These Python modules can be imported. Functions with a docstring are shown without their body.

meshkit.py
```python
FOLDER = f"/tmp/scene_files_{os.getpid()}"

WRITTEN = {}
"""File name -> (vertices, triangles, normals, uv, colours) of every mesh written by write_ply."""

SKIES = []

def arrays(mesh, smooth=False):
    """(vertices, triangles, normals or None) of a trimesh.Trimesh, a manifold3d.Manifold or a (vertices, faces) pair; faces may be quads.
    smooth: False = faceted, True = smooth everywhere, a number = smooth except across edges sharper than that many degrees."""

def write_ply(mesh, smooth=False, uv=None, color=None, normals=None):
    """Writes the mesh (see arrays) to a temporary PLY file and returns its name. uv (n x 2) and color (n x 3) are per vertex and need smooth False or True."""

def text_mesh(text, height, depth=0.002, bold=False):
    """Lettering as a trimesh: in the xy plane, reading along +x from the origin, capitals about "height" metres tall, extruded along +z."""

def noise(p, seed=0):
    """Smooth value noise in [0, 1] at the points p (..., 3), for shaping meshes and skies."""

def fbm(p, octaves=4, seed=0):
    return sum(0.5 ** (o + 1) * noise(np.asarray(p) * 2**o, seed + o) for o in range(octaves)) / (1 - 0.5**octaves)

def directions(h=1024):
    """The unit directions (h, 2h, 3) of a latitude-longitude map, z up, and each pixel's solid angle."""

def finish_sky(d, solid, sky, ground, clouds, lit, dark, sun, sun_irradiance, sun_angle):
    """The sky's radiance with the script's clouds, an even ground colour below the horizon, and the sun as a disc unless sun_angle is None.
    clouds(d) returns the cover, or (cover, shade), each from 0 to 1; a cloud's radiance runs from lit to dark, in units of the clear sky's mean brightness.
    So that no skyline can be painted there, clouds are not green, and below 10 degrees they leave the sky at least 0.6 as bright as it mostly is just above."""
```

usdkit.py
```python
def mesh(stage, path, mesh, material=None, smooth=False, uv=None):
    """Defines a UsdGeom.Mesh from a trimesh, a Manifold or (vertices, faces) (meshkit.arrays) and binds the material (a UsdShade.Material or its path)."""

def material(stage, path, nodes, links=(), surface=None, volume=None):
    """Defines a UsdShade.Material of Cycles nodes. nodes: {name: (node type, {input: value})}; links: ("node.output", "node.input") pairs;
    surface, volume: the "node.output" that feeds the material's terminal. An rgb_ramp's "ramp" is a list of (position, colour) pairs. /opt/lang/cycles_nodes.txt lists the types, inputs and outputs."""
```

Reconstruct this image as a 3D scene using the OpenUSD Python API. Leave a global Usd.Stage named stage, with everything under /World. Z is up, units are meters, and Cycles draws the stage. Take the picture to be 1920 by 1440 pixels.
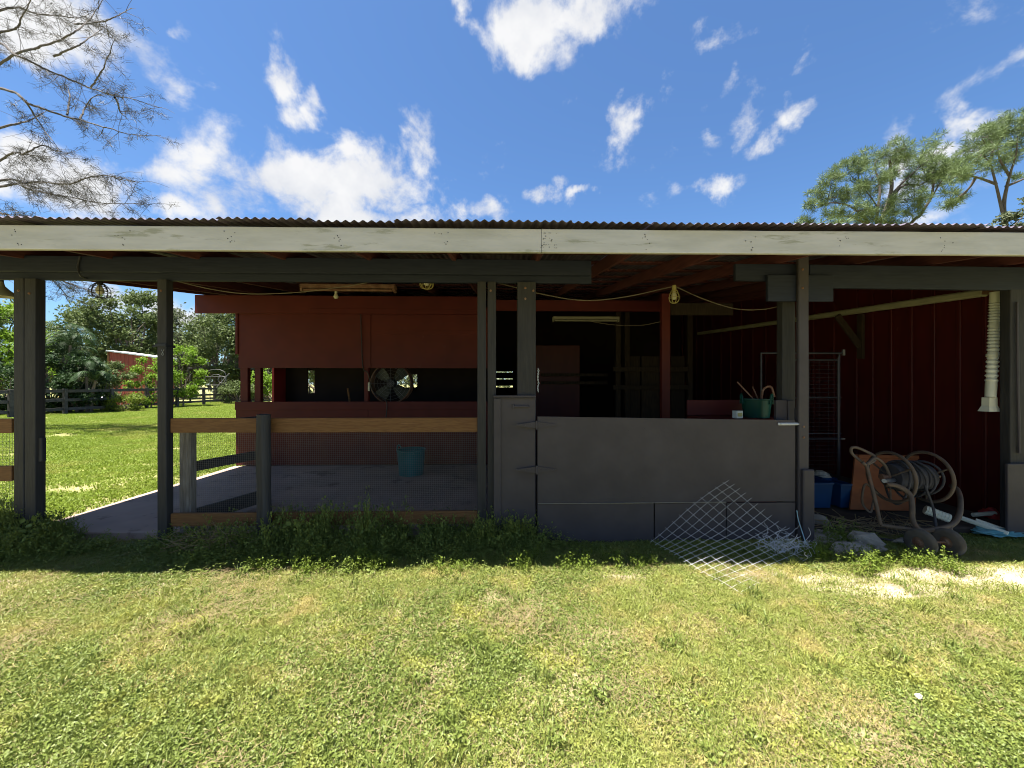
import math, random, numpy as np, trimesh, usdkit, meshkit
from pxr import Usd, UsdGeom, UsdLux, UsdShade, Gf, Sdf, Vt

stage = Usd.Stage.CreateInMemory()
UsdGeom.SetStageUpAxis(stage, 'Z')
UsdGeom.SetStageMetersPerUnit(stage, 1.0)
UsdGeom.Xform.Define(stage, '/World')
UsdGeom.Scope.Define(stage, '/World/Looks')
RNG = np.random.default_rng(7)
random.seed(7)

# ------------------------------------------------------------------ camera
CAM_Z, YAW, FPX = 1.56, math.radians(1.5), 725.0          # pixels of a 1920 x 1440 picture
EXPOSURE = 2.4
cam = UsdGeom.Camera.Define(stage, '/World/camera')
cam.CreateHorizontalApertureAttr(36.0)
cam.CreateVerticalApertureAttr(27.0)
cam.CreateFocalLengthAttr(36.0 * FPX / 1920)
cam.CreateExposureAttr(EXPOSURE)
cam.CreateClippingRangeAttr(Gf.Vec2f(0.05, 5000))
xf = UsdGeom.Xformable(cam)
xf.AddTranslateOp().Set(Gf.Vec3d(0, 0, CAM_Z))
xf.AddRotateXYZOp().Set(Gf.Vec3f(90, 0, -math.degrees(YAW)))

# ------------------------------------------------------------------ sun and sky
SUN = np.array([-0.75, -0.22, 2.9]); SUN /= np.linalg.norm(SUN)
SUN_EL, SUN_ROT = math.asin(SUN[2]), math.atan2(SUN[0], SUN[1])
sun = UsdLux.DistantLight.Define(stage, '/World/sun')
sun.CreateIntensityAttr(1.2); sun.CreateAngleAttr(0.53); sun.CreateNormalizeAttr(True)
sun.CreateColorAttr(Gf.Vec3f(1.0, 0.95, 0.87))
q = Gf.Rotation(Gf.Vec3d(0, 0, 1), Gf.Vec3d(*map(float, SUN)))
UsdGeom.Xformable(sun).AddTransformOp().Set(Gf.Matrix4d().SetRotate(q))


def at(px, py, Y=None, Z=None, X=None):
    """The point of the world (x along the barn, y away from the viewer, z up) seen at a pixel of the photograph, on a plane Y, Z or X."""
    s, c = math.sin(YAW), math.cos(YAW)
    r, u = (px - 960) / FPX, (720 - py) / FPX
    d = np.array([s + c * r, c - s * r, u])
    o = np.array([0, 0, CAM_Z])
    t = (Y / d[1]) if Y is not None else ((Z - CAM_Z) / d[2] if Z is not None else X / d[0])
    return o + d * t


def sky_material():
    n, l = {}, []
    n['co'] = ('texture_coordinate', {})
    n['sky'] = ('sky_texture', {'sky_type': 'single_scattering', 'sun_disc': False, 'sun_elevation': SUN_EL, 'sun_rotation': SUN_ROT, 'altitude': 0.0, 'air_density': 1.0, 'aerosol_density': 0.6, 'ozone_density': 2.0})
    D = 'co.generated'
    # (pixel, width, height in pixels, weight) of the clouds, turned into directions
    blobs = [(560, 355, 190, 70, 1.5), (420, 360, 120, 60, 1.35), (700, 350, 120, 65, 1.4), (505, 270, 50, 45, 1.1), (650, 400, 220, 36, 1.3), (785, 270, 42, 75, 1.05), (330, 395, 60, 30, 1.0),
             (535, 150, 42, 55, 1.0), (590, 190, 22, 45, .85), (550, 215, 40, 24, .8), (1000, 40, 105, 80, 1.45), (1110, 15, 110, 55, 1.3), (985, 105, 50, 50, 1.1), (1060, 90, 60, 50, .95),
             (900, 398, 90, 24, 1.1), (1010, 372, 70, 24, 1.05), (1045, 340, 26, 26, .9), (1090, 358, 40, 12, .8), (1168, 225, 42, 42, 1.1), (1390, 225, 42, 65, .95), (1345, 265, 40, 30, .85), (1430, 265, 45, 40, .85), (1500, 200, 45, 40, .85), (1365, 150, 25, 40, .75),
             (1360, 347, 55, 24, .95), (180, 45, 120, 60, 1.4), (80, 60, 110, 80, 1.3), (225, 90, 70, 40, 1.0), (120, 350, 110, 70, 1.5), (190, 380, 50, 40, 1.1), (40, 300, 60, 40, .9), (1385, 45, 60, 42, .95), (1345, 65, 40, 24, .85), (1770, 290, 75, 34, .95), (1840, 225, 50, 26, .9), (1700, 350, 60, 30, .8), (1720, 400, 50, 24, .85),
             (1520, 95, 26, 28, .85), (330, 65, 34, 24, .8), (320, 150, 40, 26, .75), (870, 10, 30, 20, .85), (240, 555, 140, 45, 1.1), (340, 590, 60, 30, 1.1), (1905, 120, 40, 30, .7)]
    n['wn'] = ('noise_texture', {'scale': 9.0, 'detail': 5.0, 'roughness': 0.6})
    l.append((D, 'wn.vector'))
    n['w1'] = ('vector_math', {'math_type': 'subtract', 'vector2': (0.5, 0.5, 0.5)}); l.append(('wn.color', 'w1.vector1'))
    n['w2'] = ('vector_math', {'math_type': 'scale', 'scale': 0.11}); l.append(('w1.vector', 'w2.vector1'))
    n['w3'] = ('vector_math', {'math_type': 'add'}); l += [(D, 'w3.vector1'), ('w2.vector', 'w3.vector2')]
    last = None
    for i, (px, py, w, h, g) in enumerate(blobs):
        c = at(px, py, Y=1.0) - np.array([0, 0, CAM_Z]); k = np.linalg.norm(c); c /= k
        # directions differ by about pixels / (F k^2) sideways of the view, / (F k) up
        rx, rz = w / FPX / k ** 1.3, h / FPX / k ** 1.3
        n[f's{i}'] = ('vector_math', {'math_type': 'subtract', 'vector2': tuple(c)}); l.append(('w3.vector', f's{i}.vector1'))
        n[f'm{i}'] = ('vector_math', {'math_type': 'multiply', 'vector2': (1 / rx, 0.6 / max(rx, rz), 1 / rz)}); l.append((f's{i}.vector', f'm{i}.vector1'))
        n[f'd{i}'] = ('vector_math', {'math_type': 'length'}); l.append((f'm{i}.vector', f'd{i}.vector1'))
        n[f'r{i}'] = ('map_range', {'range_type': 'smoothstep', 'from_min': 0.0, 'from_max': 1.6, 'to_min': g, 'to_max': 0.0, 'clamp': True}); l.append((f'd{i}.value', f'r{i}.value'))
        if last is None:
            last = f'r{i}.result'
        else:
            n[f'x{i}'] = ('math', {'math_type': 'maximum'}); l += [(last, f'x{i}.value1'), (f'r{i}.result', f'x{i}.value2')]; last = f'x{i}.value'
    n['fn'] = ('noise_texture', {'scale': 9.0, 'detail': 10.0, 'roughness': 0.6, 'distortion': 0.2}); l.append((D, 'fn.vector'))
    n['fm'] = ('map_range', {'from_min': 0.25, 'from_max': 0.75, 'to_min': -0.95, 'to_max': 0.95}); l.append(('fn.fac', 'fm.value'))
    n['big'] = ('noise_texture', {'scale': 2.2, 'detail': 3.0}); l.append((D, 'big.vector'))
    n['bm'] = ('map_range', {'from_min': 0.47, 'from_max': 0.65, 'to_min': 0.0, 'to_max': 1.15, 'clamp': True}); l.append(('big.fac', 'bm.value'))
    n['sep'] = ('separate_xyz', {}); l.append((D, 'sep.vector'))
    n['side'] = ('map_range', {'from_min': 0.25, 'from_max': 0.55, 'to_min': 1.0, 'to_max': 0.0, 'clamp': True}); l.append(('sep.y', 'side.value'))   # the laid-out clouds end where the scattered ones begin
    n['bs'] = ('math', {'math_type': 'multiply'}); l += [('bm.result', 'bs.value1'), ('side.result', 'bs.value2')]
    n['bb'] = ('math', {'math_type': 'maximum'}); l += [(last, 'bb.value1'), ('bs.value', 'bb.value2')]
    n['sum'] = ('math', {'math_type': 'add'}); l += [('bb.value', 'sum.value1'), ('fm.result', 'sum.value2')]
    n['cov'] = ('map_range', {'range_type': 'smoothstep', 'from_min': 0.4, 'from_max': 1.35, 'to_min': 0.0, 'to_max': 0.97, 'clamp': True}); l.append(('sum.value', 'cov.value'))
    n['sh'] = ('noise_texture', {'scale': 9.0, 'detail': 6.0, 'roughness': 0.55}); l.append((D, 'sh.vector'))
    n['cl'] = ('rgb_ramp', {'ramp': [(0.3, (CLOUD * 0.74, CLOUD * 0.77, CLOUD * 0.84)), (0.62, (CLOUD, CLOUD, CLOUD))]}); l.append(('sh.fac', 'cl.fac'))
    n['tint'] = ('mix_color', {'blend_type': 'multiply', 'fac': 1.0, 'b': SKY_TINT, 'use_clamp': False}); l.append(('sky.color', 'tint.a'))
    n['mx'] = ('mix_color', {'use_clamp': True}); l += [('cov.result', 'mx.fac'), ('tint.result', 'mx.a'), ('cl.color', 'mx.b')]
    n['bg'] = ('background_shader', {'strength': SKY_STRENGTH}); l.append(('mx.result', 'bg.color'))
    return usdkit.material(stage, '/World/Looks/sky_look', n, l, surface='bg.background')


CLOUD = 2.7; SKY_STRENGTH = 0.068
SKY_TINT = (0.31, 0.42, 0.53)
dome = UsdLux.DomeLight.Define(stage, '/World/sky')
dome.GetPrim().SetCustomDataByKey('kind', 'structure')
UsdShade.MaterialBindingAPI.Apply(dome.GetPrim()).Bind(sky_material())

# ------------------------------------------------------------------ materials
LOOKS = {}


def mat(name, ramp, scale=6.0, stretch=(1, 1, 1), rough=0.6, bump=0.15, bumpscale=None, metallic=0.0, detail=5.0, rand=0.0, spec=0.2, dirt=None, bdist=0.004, dstretch=(1, 1, 1)):
    """Surface colour from stretched noise through a ramp, a fine bump, per-object random value, optional spots of wear (colour, scale, threshold)."""
    n = {'g': ('geometry', {}), 'map': ('mapping', {'scale': stretch}), 'n': ('noise_texture', {'scale': scale, 'detail': detail, 'roughness': 0.6}),
         'r': ('rgb_ramp', {'ramp': ramp}), 'p': ('principled_bsdf', {'roughness': rough, 'metallic': metallic, 'specular_ior_level': spec})}
    l = [('g.position', 'map.vector'), ('map.vector', 'n.vector'), ('n.fac', 'r.fac')]
    col = 'r.color'
    if dirt:
        dc, ds, dt = dirt
        n['dn'] = ('noise_texture', {'scale': ds, 'detail': 7.0, 'roughness': 0.7}); n['dmap'] = ('mapping', {'scale': dstretch}); l += [('g.position', 'dmap.vector'), ('dmap.vector', 'dn.vector')]
        n['dm'] = ('map_range', {'range_type': 'smoothstep', 'from_min': dt, 'from_max': dt + 0.1, 'to_min': 0, 'to_max': 0.85, 'clamp': True}); l.append(('dn.fac', 'dm.value'))
        n['dx'] = ('mix_color', {'b': dc}); l += [('dm.result', 'dx.fac'), (col, 'dx.a')]; col = 'dx.result'
    if rand:
        n['o'] = ('object_info', {}); n['rm'] = ('map_range', {'to_min': 1 - rand, 'to_max': 1 + rand}); l.append(('o.random', 'rm.value'))
        n['h'] = ('hsv', {}); l += [('rm.result', 'h.value'), (col, 'h.color')]; col = 'h.color'
    l.append((col, 'p.base_color'))
    if bump:
        n['bn'] = ('noise_texture', {'scale': bumpscale or scale * 6, 'detail': 4.0}); l.append(('map.vector', 'bn.vector'))
        n['b'] = ('bump', {'strength': bump, 'distance': bdist}); l += [('bn.fac', 'b.height'), ('b.normal', 'p.normal')]
    LOOKS[name] = usdkit.material(stage, f'/World/Looks/{name}_look', n, l, surface='p.BSDF')
    return LOOKS[name]


def leafmat(name, ramp, trans=0.35, patch=None, rough=0.6, spec=0.18):
    """Leaves: colour by leaf (random per island), optional world patches of a second ramp, part translucent."""
    n = {'g': ('geometry', {}), 'r': ('rgb_ramp', {'ramp': ramp}), 'p': ('principled_bsdf', {'roughness': rough, 'specular_ior_level': spec}), 't': ('translucent_bsdf', {}), 'm': ('mix_closure', {'fac': trans})}
    l = [('g.random_per_island', 'r.fac')]; col = 'r.color'
    if patch:
        ramp2, sc, lo, hi = patch
        n['r2'] = ('rgb_ramp', {'ramp': ramp2}); l.append(('g.random_per_island', 'r2.fac'))
        n['n'] = ('noise_texture', {'scale': sc, 'detail': 6.0, 'roughness': 0.65}); l.append(('g.position', 'n.vector'))
        n['mr'] = ('map_range', {'from_min': lo, 'from_max': hi, 'clamp': True}); l.append(('n.fac', 'mr.value'))
        n['x'] = ('mix_color', {}); l += [('mr.result', 'x.fac'), (col, 'x.a'), ('r2.color', 'x.b')]; col = 'x.result'
    l += [(col, 'p.base_color'), (col, 't.color'), ('p.BSDF', 'm.closure1'), ('t.BSDF', 'm.closure2')]
    LOOKS[name] = usdkit.material(stage, f'/World/Looks/{name}_look', n, l, surface='m.closure')


C = lambda *c: tuple(c)
mat('grey_paint', [(.3, C(0.03937, 0.03402, 0.03562)), (.7, C(0.05398, 0.04692, 0.04921))], 3, rough=.55, bump=.25, bumpscale=40, dirt=(C(0.178, 0.1641, 0.1629), 26, .74))
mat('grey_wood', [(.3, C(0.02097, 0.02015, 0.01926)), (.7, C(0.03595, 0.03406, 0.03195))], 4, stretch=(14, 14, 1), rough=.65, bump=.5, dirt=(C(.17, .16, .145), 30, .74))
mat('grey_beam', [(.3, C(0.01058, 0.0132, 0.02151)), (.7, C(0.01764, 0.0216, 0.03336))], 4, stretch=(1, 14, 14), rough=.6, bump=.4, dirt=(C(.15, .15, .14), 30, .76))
mat('weathered_wood', [(.25, C(0.072, 0.06, 0.048)), (.5, C(0.16, 0.144, 0.124)), (.75, C(0.264, 0.248, 0.224))], 5, stretch=(12, 12, 1), rough=.85, bump=.7)
mat('fascia_paint', [(.25, C(0.31, 0.3107, 0.2924)), (.6, C(0.3875, 0.383, 0.3715)), (.85, C(0.4263, 0.4046, 0.3952))], 2.2, stretch=(1, 4, 6), rough=.6, bump=.3, dirt=(C(0.22, 0.2242, 0.1705), 4, .57), dstretch=(.5, 1, 4))
mat('gutter_paint', [(.3, C(0.204, 0.1955, 0.1211)), (.7, C(0.272, 0.2635, 0.1696))], 5, rough=.5, bump=.05, dirt=(C(.12, .11, .07), 8, .62))
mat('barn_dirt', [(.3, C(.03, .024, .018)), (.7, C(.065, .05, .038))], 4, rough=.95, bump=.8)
mat('fan_blade', [(.3, C(0.039, 0.0405, 0.0297)), (.7, C(0.054, 0.054, 0.0405))], 8, rough=.45, bump=0, metallic=.3)
mat('dim_fitting', [(.3, C(.16, .15, .1)), (.7, C(.2, .19, .13))], 5, bump=0)
mat('red_paint', [(.3, C(0.06176, 0.008123, 0.005872)), (.7, C(0.08356, 0.01168, 0.007829))], 2.5, rough=.55, bump=.25, bumpscale=30, dirt=(C(.08, .02, .016), 7, .62))
mat('red_metal', [(.3, C(0.04099, 0.005069, 0.004226)), (.7, C(0.05962, 0.006972, 0.006036))], 2.5, stretch=(3, 3, .6), rough=.45, bump=.1, dirt=(C(.1, .04, .03), 5, .66))
mat('red_bright', [(.3, C(0.24, 0.02, 0.0176)), (.7, C(0.288, 0.028, 0.024))], 3, rough=.5, bump=.1)
mat('rafter_wood', [(.3, C(0.0576, 0.0175, 0.0168)), (.7, C(0.1008, 0.03305, 0.0288))], 4, stretch=(10, .8, 10), rough=.8, bump=.4, rand=.2)
mat('old_wood', [(.3, C(0.01815, 0.0121, 0.007563)), (.7, C(0.0363, 0.02571, 0.01573))], 4, stretch=(8, 8, 1.5), rough=.8, bump=.4, rand=.25)
mat('new_wood', [(.25, C(0.07592, 0.0351, 0.0114)), (.45, C(0.1443, 0.07371, 0.02661)), (.58, C(0.1063, 0.04914, 0.0171)), (.75, C(0.1747, 0.09477, 0.03801))], 3.2, stretch=(1.2, 16, 16), rough=.7, bump=.35, bumpscale=14, detail=3)
mat('black_wood', [(.3, C(0.0154, 0.0154, 0.0175)), (.7, C(0.028, 0.028, 0.0301))], 5, rough=.6, bump=.3)
mat('roof_metal', [(.3, C(0.07671, 0.057, 0.0711)), (.55, C(0.1263, 0.1092, 0.1422)), (.8, C(0.1895, 0.1805, 0.231))], 1.6, stretch=(3, .6, 1), rough=.5, bump=.1, metallic=.35, rand=.1)
mat('concrete', [(.3, C(0.1876, 0.1424, 0.1192)), (.7, C(0.2813, 0.2156, 0.1773))], 1.3, rough=.85, bump=.3, bumpscale=30, dirt=(C(0.1176, 0.084, 0.06698), 2.2, .55))
mat('rubble', [(.3, C(0.1544, 0.1375, 0.1089)), (.7, C(0.2851, 0.2475, 0.198))], 9, rough=.9, bump=.6)
def soil_look():
    """Bare dry soil near the barn, close-cropped grass colour on the fields around it."""
    n = {'g': ('geometry', {}), 'n': ('noise_texture', {'scale': 2.2, 'detail': 8.0, 'roughness': 0.6}), 'r': ('rgb_ramp', {'ramp': [(.3, (.11, .095, .045)), (.5, (.19, .165, .085)), (.7, (.27, .225, .135))]}),
         'n2': ('noise_texture', {'scale': 1.1, 'detail': 9.0, 'roughness': 0.7}), 'r2': ('rgb_ramp', {'ramp': [(.3, (.13, .14, .045)), (.55, (.21, .2, .08)), (.75, (.3, .26, .14))]}),
         's': ('separate_xyz', {}), 'ax': ('math', {'math_type': 'absolute'}), 'mx': ('map_range', {'from_min': 6.0, 'from_max': 7.5, 'clamp': True}), 'my': ('map_range', {'from_min': 4.6, 'from_max': 7.0, 'clamp': True}),
         'm1': ('math', {'math_type': 'maximum'}), 'x': ('mix_color', {}), 'bn': ('noise_texture', {'scale': 30.0, 'detail': 4.0}), 'b': ('bump', {'strength': .8, 'distance': .02}), 'p': ('principled_bsdf', {'roughness': .95, 'specular_ior_level': .1})}
    l = [('g.position', 'n.vector'), ('n.fac', 'r.fac'), ('g.position', 'n2.vector'), ('n2.fac', 'r2.fac'), ('g.position', 's.vector'), ('s.x', 'ax.value1'), ('ax.value', 'mx.value'), ('s.y', 'my.value'), ('mx.result', 'm1.value1'), ('my.result', 'm1.value2'),
         ('m1.value', 'x.fac'), ('r.color', 'x.a'), ('r2.color', 'x.b'), ('x.result', 'p.base_color'), ('g.position', 'bn.vector'), ('bn.fac', 'b.height'), ('b.normal', 'p.normal')]
    LOOKS['soil'] = usdkit.material(stage, '/World/Looks/soil_look', n, l, surface='p.BSDF')


soil_look()
mat('sand', [(.3, C(0.1847, 0.1462, 0.09499)), (.55, C(0.2709, 0.2237, 0.155)), (.8, C(0.3386, 0.2867, 0.21))], 5, rough=.95, bump=.8, bumpscale=60, detail=8, bdist=.01)
mat('pebble', [(.3, C(.4, .36, .3)), (.7, C(.68, .64, .57))], 30, rough=.9, bump=.3)
mat('black_metal', [(.3, C(.02, .02, .022)), (.7, C(.035, .035, .038))], 5, rough=.4, bump=.05, metallic=.3)
mat('steel', [(.3, C(0.15, 0.15, 0.15)), (.7, C(0.225, 0.225, 0.225))], 8, rough=.4, bump=.05, metallic=.8)
mat('galvanized', [(.3, C(.34, .34, .34)), (.7, C(.48, .48, .475))], 12, rough=.6, bump=0)
mat('mesh_wire', [(.3, C(0.11, 0.11, 0.11)), (.7, C(0.17, 0.17, 0.17))], 12, rough=.5, bump=0, metallic=.4)
mat('white_plastic', [(.3, C(0.465, 0.465, 0.3588)), (.7, C(0.54, 0.5325, 0.414))], 5, rough=.45, bump=.05, dirt=(C(.4, .38, .28), 8, .62))
mat('turquoise', [(.3, C(0.00576, 0.072, 0.072)), (.7, C(0.0072, 0.09, 0.09))], 4, rough=.4, bump=.05)
mat('green_plastic', [(.3, C(0.00252, 0.0315, 0.021)), (.7, C(0.00336, 0.042, 0.0273))], 4, rough=.4, bump=.05)
mat('blue_plastic', [(.3, C(0.00504, 0.0336, 0.0924)), (.7, C(0.00672, 0.042, 0.1176))], 4, rough=.4, bump=.05)
mat('teal_tarp', [(.3, C(.06, .2, .22)), (.7, C(.16, .33, .35))], 6, rough=.5, bump=.4)
mat('rusty', [(.3, C(0.091, 0.042, 0.0245)), (.55, C(0.154, 0.084, 0.049)), (.8, C(0.231, 0.168, 0.119))], 14, rough=.75, bump=.3)
mat('orange_board', [(.3, C(0.1529, 0.04788, 0.01613)), (.7, C(0.2352, 0.0814, 0.02822))], 3, stretch=(1, 1, 3), rough=.7, bump=.2)
mat('cart_paint', [(.3, C(0.05534, 0.03905, 0.02598)), (.7, C(0.09407, 0.06762, 0.0448))], 8, rough=.6, bump=.15, dirt=(C(.12, .06, .035), 12, .58))
mat('hose_rubber', [(.3, C(0.03024, 0.02856, 0.02856)), (.7, C(0.0504, 0.04704, 0.04704))], 8, rough=.7, bump=.2)
mat('tyre', [(.3, C(.055, .047, .036)), (.7, C(.1, .085, .065))], 9, rough=.9, bump=.4)
mat('bulb', [(.3, C(.42, .4, .28)), (.7, C(.46, .44, .32))], 5, rough=.3, bump=0)
mat('cord', [(.3, C(0.135, 0.1125, 0.07268)), (.7, C(0.18, 0.153, 0.1026))], 5, rough=.6, bump=0)
mat('yellow_plastic', [(.3, C(0.294, 0.252, 0.084)), (.7, C(0.35, 0.301, 0.112))], 5, rough=.45, bump=0)
mat('rope', [(.3, C(.25, .42, .45)), (.7, C(.35, .5, .52))], 30, rough=.8, bump=0)
mat('paper', [(.3, C(0.48, 0.464, 0.36)), (.7, C(0.56, 0.544, 0.44))], 5, rough=.6, bump=0)
mat('bark', [(.3, C(.07, .055, .042)), (.7, C(.16, .13, .105))], 6, stretch=(3, 3, 1), rough=.9, bump=.6)
mat('pine_bark', [(.3, C(0.03978, 0.0324, 0.02907)), (.7, C(0.07956, 0.06804, 0.06156))], 5, stretch=(3, 3, 1), rough=.9, bump=.6)
mat('twig', [(.3, C(0.04043, 0.0352, 0.0341)), (.7, C(0.08663, 0.0748, 0.0704))], 6, rough=.9, bump=0)
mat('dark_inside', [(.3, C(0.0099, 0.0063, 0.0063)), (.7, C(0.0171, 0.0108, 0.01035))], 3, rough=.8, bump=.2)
mat('tin_roof', [(.3, C(.5, .52, .55)), (.7, C(.62, .64, .66))], 3, rough=.4, bump=.05, metallic=.5)
mat('shed_red', [(.3, C(.3, .075, .055)), (.7, C(.38, .1, .075))], 3, stretch=(4, 4, .6), rough=.6, bump=.1)
mat('fence_wood', [(.3, C(0.02625, 0.02475, 0.0225)), (.7, C(0.06, 0.05625, 0.051))], 5, rough=.8, bump=.3)
mat('white_metal', [(.3, C(0.07875, 0.07875, 0.07483)), (.7, C(0.0945, 0.0945, 0.08981))], 5, rough=.5, bump=0)
leafmat('lawn', [(0, C(0.1759, 0.2021, 0.04278)), (.35, C(0.387, 0.398, 0.09268)), (.7, C(0.6097, 0.5757, 0.1853)), (1, C(0.7505, 0.6614, 0.3422))], .3,
        patch=([(0, C(0.2972, 0.2557, 0.08252)), (.4, C(0.5715, 0.4781, 0.1886)), (1, C(0.7772, 0.6448, 0.3537))], 3.1, .5, .66), rough=.5, spec=.3)
leafmat('clover', [(0, C(0.1237, 0.159, 0.03219)), (.4, C(0.3092, 0.3426, 0.07723)), (.8, C(0.5194, 0.5016, 0.1416)), (1, C(0.6802, 0.5995, 0.2317))], .3,
        patch=([(0, C(0.2393, 0.2399, 0.04845)), (.5, C(0.5025, 0.4455, 0.109)), (1, C(0.6939, 0.5826, 0.218))], 2.6, .5, .66), rough=.5, spec=.3)
leafmat('far_lawn', [(0, C(0.143, 0.198, 0.022)), (.6, C(0.264, 0.319, 0.0385)), (1, C(0.396, 0.407, 0.077))], .35, patch=([(0, C(.22, .23, .05)), (1, C(.38, .35, .11))], .5, .52, .66))
leafmat('weed', [(0, C(0.1317, 0.168, 0.03538)), (.6, C(0.2634, 0.3024, 0.0657)), (1, C(0.4346, 0.4256, 0.1213))], .3)
leafmat('bright_weed', [(0, C(0.1047, 0.1454, 0.01817)), (.6, C(0.1832, 0.218, 0.03634)), (1, C(0.3142, 0.2998, 0.07267))], .35)
leafmat('straw', [(0, C(.2, .15, .08)), (.6, C(.32, .26, .15)), (1, C(.46, .39, .25))], .2)
leafmat('oak_leaf', [(0, C(0.084, 0.114, 0.0378)), (.6, C(0.18, 0.216, 0.0756)), (1, C(0.324, 0.336, 0.1512))], .3)
leafmat('grey_leaf', [(0, C(0.084, 0.102, 0.054)), (.6, C(0.168, 0.186, 0.096)), (1, C(0.288, 0.3, 0.18))], .3)
leafmat('lime_leaf', [(0, C(.13, .22, .02)), (.6, C(.24, .34, .035)), (1, C(.36, .42, .08))], .4)
leafmat('palm_leaf', [(0, C(.025, .05, .016)), (.6, C(.05, .085, .024)), (1, C(.1, .14, .045))], .25)
leafmat('pine_needle', [(0, C(0.0975, 0.1365, 0.0546)), (.5, C(0.195, 0.234, 0.09555)), (1, C(0.364, 0.364, 0.1775))], .25)
leafmat('casuarina', [(0, C(.045, .043, .036)), (.6, C(.085, .08, .065)), (1, C(.14, .13, .1))], .25)

# ------------------------------------------------------------------ mesh helpers
USED = {}


def numbered(parent, name):
    k = (parent, name); i = USED.get(k, 0); USED[k] = i + 1
    return f'{parent}/{name}' + (f'_{i:03d}' if i else '')


def tag(prim, label=None, cat=None, group=None, kind=None):
    for k, v in (('label', label), ('category', cat), ('group', group), ('kind', kind)):
        if v: prim.SetCustomDataByKey(k, v)
    return prim


def thing(name, label, cat, group=None, loc=(0, 0, 0), rz=0.0):
    x = UsdGeom.Xform.Define(stage, numbered('/World', name))
    x.AddTranslateOp().Set(Gf.Vec3d(*map(float, loc)))
    if rz: x.AddRotateZOp().Set(math.degrees(rz))
    return tag(x.GetPrim(), label, cat, group)


def copy_of(src, loc, label=None, rz=0.0, scale=None):
    d = src.GetCustomData()
    x = UsdGeom.Xform.Define(stage, numbered('/World', src.GetName()))
    x.AddTranslateOp().Set(Gf.Vec3d(*map(float, loc)))
    if rz: x.AddRotateZOp().Set(math.degrees(rz))
    if scale: x.AddScaleOp().Set(Gf.Vec3f(*scale))
    p = x.GetPrim(); p.GetReferences().AddInternalReference(src.GetPath()); p.SetInstanceable(True)
    return tag(p, label or d['label'], d['category'], d.get('group'))


_h = None


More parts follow.
